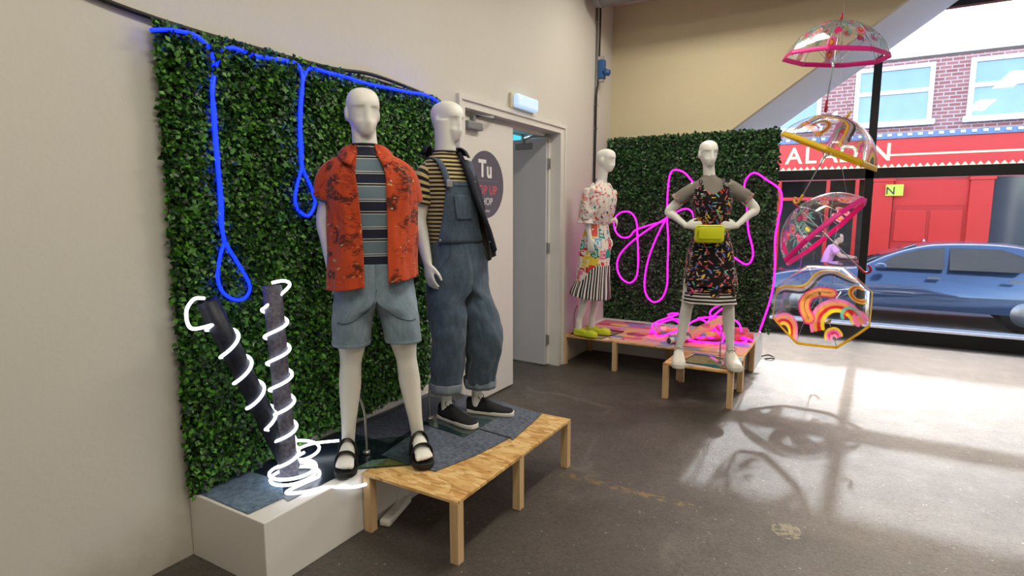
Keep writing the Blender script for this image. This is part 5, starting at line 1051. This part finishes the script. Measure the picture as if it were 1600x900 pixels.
base_plate(m2, to_local(m2, [(-1.784, 2.52), (-1.787, 2.906), (-2.124, 2.854), (-2.135, 2.568)]), -.0035, [(-.13, .09, 0), (-.13, .09, .2), (-.12, .06, .3)], .0035)
# ================================================================= mannequin 3: blouse and patchwork skirt
f1 = mannequin('white female mannequin in a printed blouse, patchwork skirt and lime clogs', (-2.262, 5.40, BZ), 84)
J = dict(hip=(.0, .01, .95), chest=(-.0, -.01, 1.30), neck=(.0, .0, 1.555), chin=(.0, -.025, 1.63), top=1.85, yaw=.05,
         shL=(-.145, .005, 1.455), elL=(-.185, .03, 1.20), wrL=(-.185, -.03, .99), handL=((0, -.2, -1), (1, .1, 0), (.3, -1, 0), .165, .4),
         shR=(.145, .005, 1.455), elR=(.185, .03, 1.20), wrR=(.18, -.04, .99), handR=((0, -.2, -1), (-1, .1, 0), (-.3, -1, 0), .165, .4),
         hpL=(-.08, 0, .88), knL=(-.075, -.03, .52), anL=(-.085, .06, .16), footL=(-.05, .2, 0, .01, .0, .42),
         hpR=(.08, 0, .88), knR=(.075, -.04, .52), anR=(.075, .0, .16), footR=(.12, .2, 0, .01, .0, .42))
body('body', f1, J, True)
bl = cloth([garment([(1.12, 0, 0, .125, .10), (1.17, 0, 0, .145, .12), (1.27, 0, -.01, .162, .14), (1.38, 0, -.01, .168, .135), (1.45, 0, -.005, .165, .105), (1.50, 0, 0, .125, .082), (1.525, 0, 0, .095, .07)], na=90, nr=60, wr=.009, seed=4), sleeve((-.13, .0, 1.46), (-.195, .02, 1.16), .08, .065, wr=.012, puff=.025, seed=4), sleeve((.13, .0, 1.46), (.195, .02, 1.16), .08, .065, wr=.012, puff=.025, seed=9)], 'blouse', BLOUSE, f1)
q = MB(); rows = [[(x + o * .4, y, z + o) for x, y, z in spline([(.02, -.125, 1.15), (.03, -.17, 1.17), (.03, -.20, 1.13), (.02, -.19, 1.08)], 5)] for o in (-.02, 0, .02)]; q.grid(np.array(rows), uv=np.dstack(np.meshgrid(np.linspace(0, .1, 16), np.linspace(0, .04, 3)))); q.obj('waist_tie', BLOUSE, bl, solid=.004)
for s in (-1, 1):
    b = MB(); P, uv = sleeve((s * .1955, .021, 1.175), (s * .198, .022, 1.135), .058, .078, wr=.012, seed=4 + s); b.grid(P, uv=uv); b.obj('sleeve_frill', BLOUSE, bl, solid=.003)
sk = cloth([garment([(.50, 0, 0, .172, .155), (.7, 0, 0, .172, .15), (.88, 0, 0, .168, .142), (1.02, 0, 0, .145, .118), (1.14, 0, 0, .118, .09)], na=100, nr=60, wr=.004, drape=.01, seed=5)], 'skirt', SKIRT, f1)
P, uv = garment([(.40, 0, .005, .205, .190), (.46, 0, .005, .195, .180), (.52, 0, 0, .183, .166), (.56, 0, 0, .177, .160)], na=220, nr=26, wr=.003, seed=5)
a = np.linspace(-math.pi, math.pi, 220); t = np.linspace(0, 1, 26)[:, None]; rp = np.sin(a * 17) * .010 * (1 - t) ** .7; P[..., 0] += rp * np.sin(a); P[..., 1] -= rp * np.cos(a)
P[..., 2] += t * .16 * smoothstep(.1, .95, np.cos(a + .35)) - (1 - t) * .03 * np.cos(a); cloth([(P, uv)], 'ruffle', VSTR, sk, th=.003)
for pos, yaw in (((-.085, .10, 0), -.05), ((.07, .045, 0), .12)):
    c = shoe(f1, 'clog', pos, yaw, .25, LIME, LIME, False, .038, .075, .062, .046)
base_plate(f1, to_local(f1, [(-2.44, 5.36), (-2.07, 5.29), (-1.99, 5.72), (-2.36, 5.80)]), -.009, [(-.02, .15, 0), (-.02, .15, .2), (-.06, .09, .3)], .007)
bpy.context.view_layer.update()
def lean(o, k):
    for ch in o.children:
        if ch.name.split('.')[0] in ('clog', 'glass_base', 'support_rod'): continue
        me = ch.data; v = np.zeros(len(me.vertices) * 3); me.vertices.foreach_get('co', v); v = v.reshape(-1, 3); v[:, 1] -= k * np.clip(v[:, 2] - .12, 0, 3); me.vertices.foreach_set('co', v.ravel()); me.update(); lean(ch, k)
lean(f1, .085)      # the figure tips forward over its toes
# ================================================================= mannequin 4: black print dress and belt bag
f2 = mannequin('white female mannequin, hands on hips, in black print dress and lime belt bag', (-.97, 4.80, BZ), 18)
J = dict(hip=(.005, .01, .92), chest=(-.0, -.005, 1.28), neck=(-.028, .0, 1.515), chin=(-.045, -.015, 1.595), top=1.80, yaw=.25,
         shL=(-.145, .005, 1.44), elL=(-.325, .05, 1.245), wrL=(-.195, -.05, 1.135), handL=((.9, -.42, .06), (.42, .9, 0), (0, .2, 1), .15, .5),
         shR=(.15, .005, 1.445), elR=(.335, .05, 1.265), wrR=(.185, -.05, 1.135), handR=((-.9, -.42, .06), (-.42, .9, 0), (0, .2, 1), .15, .5),
         hpL=(-.085, 0, .87), knL=(-.158, -.02, .49), anL=(-.205, .02, .13), footL=(-.05, .2, 0, .02, 0, .6),
         hpR=(.09, 0, .87), knR=(.158, -.02, .49), anR=(.195, .02, .13), footR=(.05, .2, 0, .02, 0, .6))
body('body', f2, J, True, leg_r=[.07, .074, .06, .046, .049, .045, .028])
ts = cloth([garment([(1.30, 0, -.008, .142, .112), (1.34, -.004, -.008, .147, .110), (1.38, -.008, -.008, .150, .105), (1.445, -.014, 0, .145, .085), (1.49, -.02, 0, .10, .068), (1.515, -.026, 0, .062, .056), (1.53, -.028, 0, .054, .052)], na=70, nr=50, wr=.002), sleeve((-.10, .005, 1.445), (-.262, .03, 1.342), .056, .050, wr=.003, puff=.008), sleeve((.10, .005, 1.45), (.27, .03, 1.352), .056, .050, wr=.003, puff=.008)], 'mesh_top', MESH, f2, th=.0)
MAUVE = plain('mauve_trim', lin(150, 120, 116), .9)
for s, c0, c1 in ((-1, (-.250, .028, 1.352), (-.270, .032, 1.334)), (1, (.256, .028, 1.362), (.278, .032, 1.344))):
    b = MB(); P, uv = sleeve(c0, c1, .048, .058, k=6, wr=.008, seed=s + 3); b.grid(P, uv=uv); b.obj('sleeve_frill', MAUVE, ts, solid=.003)
DR = [(.58, .01, 0, .200, .155), (.75, .01, 0, .190, .147), (.9, .008, 0, .178, .138), (1.03, .004, 0, .148, .115), (1.14, .0, 0, .126, .100), (1.24, 0, -.010, .142, .124), (1.34, -.004, -.014, .156, .136), (1.43, -.008, -.010, .158, .124)]
P, uv = garment(DR, na=120, nr=80, wr=.004, seed=7, drape=.018); a = np.linspace(-math.pi, math.pi, 120); t = np.linspace(0, 1, 80)[:, None]
top = np.interp(np.abs(a), [0, .12, .55, .75, 1.3, math.pi], [-.055, -.045, .012, .005, -.05, -.06]); P[..., 2] += smoothstep(.75, 1, t) * top; uv[..., 1] = P[..., 2]
dr = cloth([(P, uv)], 'dress', DRESS, f2)
for s in (-1, 1):
    pts = spline([(-.008 + s * .078, -.122, 1.435), (-.01 + s * .085, -.09, 1.475), (-.012 + s * .088, -.03, 1.497), (-.012 + s * .085, .05, 1.47), (-.008 + s * .07, .10, 1.36)], 6); q = MB(); q.grid(np.array([[p + np3((o, 0, 0)) for p in pts] for o in (-.010, 0, .010)]), uv=np.dstack(np.meshgrid(np.linspace(0, .3, len(pts)), np.linspace(0, .02, 3)))); q.obj('strap', DRESS, dr, solid=.004)
P, uv = garment([(.515, .01, 0, .215, .168), (.56, .01, 0, .208, .162), (.605, .01, 0, .2025, .157)], na=120, nr=14, wr=.004, seed=7, drape=.018); cloth([(P, uv)], 'striped_hem', HSTR, dr)
P, uv = garment([(.66, .01, 0, .209, .164), (.72, .01, 0, .203, .158), (.80, .009, 0, .190, .147)], na=120, nr=14, wr=.004, seed=9, drape=.014); cloth([(P, uv)], 'tier', DRESS, dr)
bg_ = MB(); bx0 = np3((-.03, -.178, 1.075)); outl = []
def rbox(b, c, hx, hy, hz, r=.03, k=8):
    pts = []
    for sx_, sz_, a0 in ((1, 1, 0), (-1, 1, 90), (-1, -1, 180), (1, -1, 270)):
        for t in np.linspace(0, 90, k): an = math.radians(a0 + t); pts.append((sx_ * (hx - r) + r * math.cos(an), sz_ * (hz - r) + r * math.sin(an)))
    n = len(pts); V = []
    for yy, sc in ((hy, .93), (hy * .7, 1), (-hy * .7, 1), (-hy, .93)):
        V += [(c[0] + x * sc, c[1] + yy, c[2] + z * sc) for x, z in pts]
    b.add(V, [tuple(reversed(range(n))), tuple(range(3 * n, 4 * n))] + [(r_ * n + j, r_ * n + (j + 1) % n, (r_ + 1) * n + (j + 1) % n, (r_ + 1) * n + j) for r_ in range(3) for j in range(n)])
rbox(bg_, bx0, .108, .032, .07); bag = bg_.obj('belt_bag', BAGY, f2)
q = MB(); rbox(q, bx0 + np3((.004, -.034, .006)), .084, .004, .047, .018); q.obj('flap', BAGY, bag)
q = MB(); q.wire(spline([bx0 + np3((-.10, -.03, -.03)), bx0 + np3((-.085, -.036, .0)), bx0 + np3((-.085, -.037, .03))], 5), .002, 6); q.wire([bx0 + np3((-.09, -.033, .058)), bx0 + np3((.09, -.033, .058))], .002, 6); q.obj('piping', plain('olive_piping', lin(132, 134, 20), .5), bag)
q = MB(); rows = [[((.142 + .0) * math.sin(a), -.112 * math.cos(a) - .002, 1.10 + o + .012 * abs(math.sin(a))) for a in np.linspace(-math.pi, math.pi, 60)] for o in (-.016, 0, .016)]; q.grid(np.array(rows)); q.obj('belt', BAGY, bag, solid=.004)
shoe(f2, 'trainer', (-.205, .08, 0), -.06, .29, WTRAIN, SOLE, True, .036, .125, .066, .054); shoe(f2, 'trainer', (.195, .08, 0), .08, .29, WTRAIN, SOLE, True, .036, .125, .066, .054)
base_plate(f2, to_local(f2, [(-1.16, 4.80), (-.80, 4.74), (-.74, 5.08), (-1.12, 5.12)]), -.009, [(.13, .09, 0), (.13, .09, .22), (.15, .05, .34)], .007)
# ================================================================= seated person across the street
SKIN = plain('skin', lin(206, 160, 134), .55); PINKT = plain('pink_cotton', lin(236, 150, 200), .9); JEANS = plain('blue_jeans', lin(52, 78, 130), .9); HAIR = plain('dark_hair', lin(40, 32, 28), .7)
pe = thing('person', 'person in a pink t-shirt leaning over a cafe table across the street', 'person', (-.52, 16.15, GZ + .02), math.radians(90))
J = dict(hip=(0, .0, .56), chest=(0, -.10, .88), neck=(0, -.20, 1.10), chin=(0, -.27, 1.14), top=1.38, yaw=0, shL=(-.17, -.16, 1.03), elL=(-.2, -.34, .84), wrL=(-.12, -.55, .80), handL=((.2, -1, 0), (0, 0, -1), (1, 0, 0), .17, .4), shR=(.17, -.16, 1.03), elR=(.2, -.34, .84), wrR=(.12, -.55, .82), handR=((-.2, -1, 0), (0, 0, -1), (-1, 0, 0), .17, .4),
         hpL=(-.09, -.02, .54), knL=(-.12, -.42, .53), anL=(-.12, -.36, .10), footL=(0, .25, 0, .01), hpR=(.09, -.02, .54), knR=(.12, -.42, .53), anR=(.12, -.36, .10), footR=(0, .25, 0, .01))
o = body('body', pe, J, voxel=.011); o.data.materials[0] = SKIN
b = MB(); b.sweep(spline([(0, .01, .52), (0, -.05, .72), (0, -.10, .88), (0, -.17, 1.03), (0, -.195, 1.085)], 5), [.165] * 3 + [.17] * 8 + [.185] * 5 + [.15, .12, .10, .08, .07], [.12] * 16 + [.10, .09, .08, .075, .07], n=24, cap=False, up=(0, 1, .3))
for s in (-1, 1): P, uv = sleeve((s * .15, -.16, 1.03), (s * .192, -.27, .92), .075, .066); b.grid(P)
b.obj('t_shirt', PINKT, pe, solid=.004)
b = MB()
for s in (-1, 1): limb(b, [(s * .085, .02, .55), (s * .12, -.42, .54), (s * .12, -.38, .3), (s * .12, -.36, .12)], [.11, .085, .07, .065])
b.ball((0, .01, .55), (.175, .13, .09), 10); b.obj('jeans', JEANS, pe)
b = MB(); b.ball((0, -.245, 1.30), (.082, .108, .095), 12); b.obj('hair', HAIR, pe)
ch = thing('cafe_chair', 'dark cafe chair under the person in pink', 'chair', (-.55, 16.15, GZ + .02))
q = MB(); q.box((-.75, 15.95, GZ + .44), (-.33, 16.35, GZ + .475)); wpart(q, 'seat', DKW, ch, smooth=False, bevel=.01)
for dx, dy in ((-.73, 15.97), (-.37, 15.97), (-.73, 16.31), (-.37, 16.31)):
    q = MB(); q.box((dx, dy, GZ + .02), (dx + .03, dy + .03, GZ + .44)); wpart(q, 'leg', DKW, ch, smooth=False)
q = MB(); q.box((-.765, 15.96, GZ + .5), (-.735, 16.34, GZ + .92)); wpart(q, 'backrest', DKW, ch, smooth=False, bevel=.008)
# ------------------------------------------------------------------ dome umbrellas
M = Mat('printed_vinyl'); at = M.n('Attribute', attribute_name='print', out=None)
clear = M.n('MixShader', {0: M.math('MULTIPLY', M.n('LayerWeight', {0: .25}, out=1), .5), 1: M.n('BsdfTransparent', {0: (.93, .94, .95, 1)}), 2: M.n('BsdfGlossy', {0: (1, 1, 1, 1), 1: .08})})
ink = M.n('MixShader', {0: .5, 1: M.bsdf(at.outputs['Color'], .3, .5), 2: M.n('BsdfTranslucent', {0: at.outputs['Color']})})
VINYL = M.done(M.n('MixShader', {0: at.outputs['Alpha'], 1: clear, 2: ink}))
def band_mat(name, col):
    M = Mat(name); return M.done(M.n('MixShader', {0: .45, 1: M.bsdf(col, .35, .5), 2: M.n('BsdfTranslucent', {0: col})}))
PINKB = band_mat('pink_binding', lin(236, 52, 160)); YELB = band_mat('yellow_binding', lin(238, 206, 40)); CRIM = plain('crimson_plastic', lin(170, 24, 44), .3); YELH = plain('mustard_plastic', lin(206, 170, 50), .35); RIB = plain('clear_rib', lin(196, 198, 202), .25, metal=.6)
def paint(XY, strokes):
    """strokes: (points, width, colour, alpha); returns rgba for the flat umbrella coordinates"""
    C4 = np.zeros((len(XY), 4))
    for pts, wd, col, al in strokes:
        P = np.asarray(pts, float); best = np.full(len(XY), 9.0)
        if len(P) == 1: best = np.linalg.norm(XY - P[0], axis=1)
        else:
            for i in range(len(P) - 1):
                d = P[i + 1] - P[i]; L2 = max(d @ d, 1e-9); t = np.clip(((XY - P[i]) @ d) / L2, 0, 1); best = np.minimum(best, np.linalg.norm(XY - P[i] - t[:, None] * d, axis=1))
        k = np.clip((wd - best) / .012 + .5, 0, 1) * al; c = np.array(lin(*col)[:3]); a0 = C4[:, 3]; na = k + a0 * (1 - k)
        C4[:, :3] = np.where(na[:, None] > 1e-6, (c * k[:, None] + C4[:, :3] * (a0 * (1 - k))[:, None]) / np.maximum(na, 1e-6)[:, None], c); C4[:, 3] = na
    return C4
def arc(cx, cy, r, a0, a1, n=18, sy=1.0): return [(cx + r * math.cos(t), cy + sy * r * math.sin(t)) for t in np.radians(np.linspace(a0, a1, n))]
PK, HP, YE, OR, RD, BKc, GR, AQ, LP = (244, 130, 178), (232, 40, 120), (246, 214, 50), (240, 160, 80), (214, 30, 50), (40, 36, 42), (186, 184, 186), (90, 190, 170), (246, 170, 190)
def motifs_swirl(seed):
    g = random.Random(seed); S = []
    def rainbow(cx, cy, r, a0, a1, w=.055, cols=(PK, OR, RD, YE)):
        for i, c in enumerate(cols): S.append((arc(cx, cy, r - i * w * 1.25, a0, a1), w * .68, c, .9))
    wavy = [(x, .34 + .14 * math.sin(x * 6.2 + seed)) for x in np.linspace(-.75, .8, 40)]
    for off, w, c in ((.09, .04, YE), (.055, .022, RD), (.0, .05, GR), (-.055, .03, BKc)): S.append(([(x, y + off) for x, y in wavy], w, c, .92))
    rainbow(.14, -.70, .50, 5, 175, .055); rainbow(-.98, -.42, .36, -40, 90, .045); rainbow(.0, -.86, .16, 0, 180, .03, (YE, PK, HP, LP))
    bn = [(-.34, -.42), (-.36, -.18), (-.24, .0), (.0, .04), (.20, -.04)]
    S.append((spline(bn, 6), .115, HP, .95)); S.append((spline(bn, 6), .085, OR, .95)); S.append((spline(bn, 6), .012, (150, 110, 70), .9))
    S.append((arc(.72, -.12, .16, 60, 300), .05, YE, .9)); S.append((arc(.72, -.12, .16, 60, 300), .02, RD, .9)); S.append((arc(.60, -.62, .12, 20, 220), .05, PK, .9)); S.append((arc(.42, -.55, .16, 10, 190), .028, AQ, .9)); S.append((arc(.42, -.55, .11, 10, 190), .02, RD, .9))
    S.append((spline([(-.4, .80), (-.1, .84), (.2, .80)], 6), .03, OR, .7)); S.append((spline([(-.3, .76), (0, .79), (.15, .76)], 6), .012, RD, .8))
    return S
def motifs_fruit(seed):
    g = random.Random(seed); S = []
    for i in range(34):
        a, r = g.uniform(0, 6.28), .95 * math.sqrt(g.random()); x, y = r * math.cos(a), r * math.sin(a); k = g.random()
        if k < .36:
            S += [([(x, y)], .085, g.choice((PK, HP, LP)), .88), ([(x, y)], .05, RD, .9), ([(x + .01, y)], .022, YE, .9)]
        elif k < .52: S += [([(x, y)], .05, YE, .85)]
        elif k < .66: S += [([(x - .03, y + .02)], .045, HP, .9), ([(x + .03, y + .02)], .045, HP, .9), ([(x, y - .03)], .04, HP, .9)]
        elif k < .80: S += [([(x, y)], .018, BKc, .95)]
        else: S += [([(x, y), (x + .07 * math.cos(a), y + .07 * math.sin(a))], .022, AQ, .9)]
    for cx, cy in ((.35, .30), (-.4, -.25), (.1, -.7), (-.6, .5)):
        for t in np.radians(range(0, 360, 24)): S.append(([(cx + .10 * math.cos(t), cy + .10 * math.sin(t)), (cx + .26 * math.cos(t), cy + .26 * math.sin(t))], .014, AQ, .7))
        S.append(([(cx, cy)], .045, HP, .8))
    return S
DOME = math.radians(74)
def umbrella(label, cen, axis, roll, R, hgt, strokes, bandm, handm, hang=True, shaft=.80, inner_band=True):
    """cen: centre of the rim; axis: towards the tip"""
    rt = thing('umbrella', label, 'umbrella', tuple(cen)); ax = Vector(axis).normalized(); rt.rotation_mode = 'QUATERNION'; rt.rotation_quaternion = ax.to_track_quat('Z', 'Y') @ Matrix.Rotation(roll, 3, 'Z').to_quaternion()
    def surf(s, th):   # s 0 apex .. 1 rim
        an = s * DOME; r = R * math.sin(an) / math.sin(DOME); z = hgt * (math.cos(an) - math.cos(DOME)) / (1 - math.cos(DOME))
        m_ = (th % (math.pi / 4)) - math.pi / 8; ch = math.cos(math.pi / 8) / math.cos(m_); k = (1 - s * .9) + s * .9 * ch; sag = -.012 * s * s * 0
        return (r * k * math.cos(th), r * k * math.sin(th), z)
    ns, nth = 64, 240; ss = np.linspace(.001, .93, ns); ths = np.linspace(0, 2 * math.pi, nth, endpoint=False)
    P = np.array([[surf(s, t) for t in ths] for s in ss]); XY = np.array([[(math.sin(s * 1.2915) * 1.0403 * math.cos(t), math.sin(s * 1.2915) * 1.0403 * math.sin(t)) for t in ths] for s in ss]).reshape(-1, 2)
    b = MB(); b.grid(P, True); o = b.obj('canopy', VINYL, rt); col = paint(XY, strokes); att = o.data.color_attributes.new('print', 'FLOAT_COLOR', 'POINT'); att.data.foreach_set('color', col.ravel())
    b = MB(); b.grid(np.array([[surf(s, t) for t in ths] for s in np.linspace(.925, 1.0, 4)]), True); b.obj('border', bandm, rt, solid=.002)
    for k in range(8):
        t = k * math.pi / 4; pts = [np3(surf(s, t)) * [.985, .985, 1] - np3((0, 0, .004)) for s in np.linspace(.02, 1.0, 16)]; q = MB(); q.wire(pts, .0024, 6); r_ = q.obj('rib', RIB, rt)
        q = MB(); m_ = np3(surf(.55, t)) * [.98, .98, 1]; q.wire([m_ - np3((0, 0, .005)), (0.012 * math.cos(t), .012 * math.sin(t), hgt - .34)], .0018, 5); q.obj('stretcher', RIB, r_)
    q = MB(); q.wire([(0, 0, hgt + .002), (0, 0, hgt - shaft + .08)], .005, 10); q.obj('shaft', RIB, rt)
    q = MB(); q.lathe([(.004, .0), (.011, .002), (.010, .03), (.007, .062), (.001, .065)], 14, (0, 0, hgt - .002)); q.obj('tip', handm, rt)
    zb = hgt - shaft + .10; pts = [(0, 0, zb), (0, 0, zb - .05)] + [(.032 - .032 * math.cos(t), 0, zb - .06 - .032 * math.sin(t)) for t in np.linspace(0, math.pi, 10)] + [(.064, 0, zb - .045)]; q = MB(); q.wire(spline(pts, 4), .0105, 10); q.obj('handle', handm, rt)
    q = MB(); q.lathe([(.012, 0), (.012, .035), (.006, .04)], 12, (0, 0, hgt - .36)); q.obj('runner', RIB, rt)
    return rt
umbrella('clear dome umbrella with pink border and fruit print, hung highest and upright', (-.215, 5.66, 2.81), (.10, -.04, 1), .3, .405, .30, motifs_fruit(3), PINKB, CRIM, shaft=.72)
umbrella('clear dome umbrella with yellow border tilted to the right, second from the top', (-.225, 5.75, 2.06), (.42, -.04, .90), .9, .415, .31, motifs_swirl(1), YELB, YELH)
umbrella('clear dome umbrella with pink border tipped over on its side, third from the top', (-.19, 5.72, 1.36), (-.69, .10, .70), 1.4, .43, .33, motifs_fruit(8), PINKB, CRIM)
umbrella('clear dome umbrella with yellow border and rainbow print facing the room, hung lowest', (-.19, 5.88, .71), (-.03, -.86, .46), math.radians(22), .42, .30, motifs_swirl(0), YELB, YELH)
NYL = plain('nylon_line', lin(200, 204, 210), .3)
for nm, a, b_ in (('uppermost', (-.17, 5.61, 3.10), (-.17, 5.61, CEIL_Z - .02)), ('second', (-.09, 5.79, 2.41), (-.17, 5.64, 2.73)), ('third', (-.05, 5.66, 1.70), (-.13, 5.74, 2.05)), ('lowest', (-.17, 5.70, 1.05), (-.1, 5.72, 1.42))):
    q = MB(); q.wire([a, b_], .0012, 5); single(q, 'hanging_line', NYL, nm + ' thin nylon line holding the umbrellas', 'line', a)
# ------------------------------------------------------------------ printed fabric and rolls on the back tables
def m_vcol(name, rough=.7):
    M = Mat(name); at = M.n('Attribute', attribute_name='print', out=None); base = m_base = at.outputs['Color']; return M.done(M.bsdf(base, rough, .3))
PRINT = m_vcol('printed_cloth')
def printed_sheet(name, label, x0, x1, y0, y1, z, ground, blobs, skew=0.0, al0=1.0):
    nx, ny = int((x1 - x0) / .006), int((y1 - y0) / .006); X, Y = np.meshgrid(np.linspace(x0, x1, nx), np.linspace(y0, y1, ny)); Z = np.full_like(X, z); P = np.dstack([X, Y, Z]); b = MB(); b.grid(P)
    o = single(b, name, PRINT, label, 'fabric', ((x0 + x1) / 2, (y0 + y1) / 2, z), solid=.002, offset=1)
    XY = P.reshape(-1, 3)[:, :2]; c = paint(XY, blobs); col = np.ones((len(XY), 4)); col[:, :3] = np.array(lin(*ground)[:3]) * (1 - c[:, 3:]) + c[:, :3] * c[:, 3:]
    at = o.data.color_attributes.new('print', 'FLOAT_COLOR', 'POINT'); at.data.foreach_set('color', col.ravel()); return o
g = random.Random(5); BL = []
PAL = [(226, 96, 130), (238, 170, 120), (240, 214, 190), (120, 150, 200), (236, 196, 96), (206, 60, 90), (200, 150, 190), (160, 60, 110), (226, 130, 160), (110, 170, 190)]
for i in range(46):
    x, y = g.uniform(-2.45, -.76), g.uniform(5.3, 5.95); w_ = g.uniform(.03, .085); L = g.uniform(.02, .16); BL.append(([(x, y), (x + L, y + g.uniform(-.02, .02))], w_, PAL[i % 10], .92))
    if i % 3 == 0: BL.append(([(x + .02, y), (x + L * .7, y)], w_ * .45, PAL[(i + 4) % 10], .95))
BL += [([(-1.95, 5.38)] , .07, (232, 196, 150), 1), (arc(-1.95, 5.39, .075, 0, 360, 24, .6), .008, (60, 70, 130), 1), ([(-2.03, 5.50), (-1.95, 5.50)], .035, (90, 140, 200), 1)]
printed_sheet('printed_cloth', 'multicoloured printed cloth covering the long back table', -2.40, -.75, 5.30, 5.97, TOP, (228, 172, 148), BL)
BL2 = []
for i in range(12):
    x, y = g.uniform(-2.35, -1.75), g.uniform(6.0, 6.28); BL2.append(([(x, y), (x + .14, y)], g.uniform(.03, .06), PAL[(i * 3) % 10], .95))
printed_sheet('printed_cloth', 'strip of pink and blue printed cloth on the back plinth near the corner', -2.42, -1.72, 5.985, 6.30, TOP, (206, 120, 140), BL2)
BL3 = [([(-1.07, 4.76), (-.90, 4.80)], .055, (30, 150, 160), 1), ([(-1.10, 4.75), (-.92, 4.745)], .02, (236, 190, 190), 1), ([(-.82, 5.12), (-.77, 5.16)], .05, (120, 190, 210), 1), ([(-.84, 5.06), (-.78, 5.08)], .02, (230, 214, 110), 1), ([(-1.16, 5.17), (-.98, 5.17)], .035, (130, 130, 196), 1), ([(-1.14, 5.23), (-1.0, 5.23)], .02, (238, 170, 110), 1), ([(-.92, 5.2), (-.84, 5.2)], .03, (206, 70, 90), 1), ([(-1.2, 4.98), (-1.1, 5.02)], .03, (232, 180, 170), 1), ([(-.86, 4.86), (-.80, 4.9)], .03, (232, 190, 180), 1)]
printed_sheet('printed_cloth', 'small printed cloth with teal patch on the short square table', -1.16, -.735, 4.70, 5.25, TOP, (226, 186, 140), BL3)
def cloth_roll(label, a, b, r, seed, ground, endm=None):
    a, b = np3(a), np3(b); rt = thing('cloth_roll', label, 'fabric roll', tuple((a + b) / 2 - np3((0, 0, r)))); d = (b - a) / np.linalg.norm(b - a); u = np.cross(d, (0, 0, 1)); u /= np.linalg.norm(u); v = np.cross(u, d); L = np.linalg.norm(b - a)
    n1, n2 = 48, 44; T, A = np.meshgrid(np.linspace(0, 1, n1), np.linspace(0, 2 * math.pi, n2), indexing='ij'); P = a + T[..., None] * (b - a) + r * (np.cos(A)[..., None] * u + np.sin(A)[..., None] * v)
    q = MB(); q.grid(P); o = wpart(q, 'cloth', PRINT, rt, solid=.004); g = random.Random(seed); S = []
    for i in range(14):
        x, y = g.uniform(0, L), g.uniform(0, 6.28 * r); S.append(([(x, y), (x + g.uniform(-.06, .06), y + g.uniform(-.03, .03))], g.uniform(.015, .035), PAL[g.randrange(10)], .95))
    XY = np.c_[(T * L).ravel(), (A * r).ravel()]; c = paint(XY, S); col = np.ones((len(XY), 4)); col[:, :3] = np.array(lin(*ground)[:3]) * (1 - c[:, 3:]) + c[:, :3] * c[:, 3:]
    at = o.data.color_attributes.new('print', 'FLOAT_COLOR', 'POINT'); at.data.foreach_set('color', col.ravel())
    for e, s in ((a, 1), (b, -1)):
        q = MB(); q.sweep([e + d * s * .001, e + d * s * .006], r * .97, n=24, up=tuple(v + 1e-4)); wpart(q, 'end', endm or GREY_METAL, rt)
T2 = TOP + .004
REDE = plain('red_card', lin(206, 60, 60), .6); DKE = plain('dark_tube_end', lin(70, 76, 74), .6)
cloth_roll('pale roll with dark open end pointing at the viewer on the back table', (-1.43, 5.40, T2 + .032), (-1.28, 5.62, T2 + .032), .030, 1, (216, 214, 196), DKE)
cloth_roll('orange print roll lying at the left of the magenta tangle', (-1.72, 5.78, T2 + .04), (-1.36, 5.90, T2 + .04), .04, 2, (236, 160, 110))
cloth_roll('purple and peach print roll slanting up the tangle', (-1.30, 5.60, T2 + .05), (-1.00, 6.06, T2 + .20), .045, 3, (236, 170, 140))
cloth_roll('red ended print roll lying along the right end of the back table', (-1.24, 5.70, T2 + .046), (-.765, 5.93, T2 + .046), .042, 4, (226, 110, 110), REDE)
cloth_roll('pink roll resting behind the red ended roll', (-1.18, 6.03, T2 + .045), (-.84, 6.16, T2 + .045), .042, 6, (226, 100, 130), plain('pink_card', lin(224, 130, 140), .6))
cloth_roll('small blue print roll under the magenta tangle', (-1.50, 5.66, T2 + .035), (-1.26, 5.78, T2 + .035), .033, 7, (150, 140, 200))
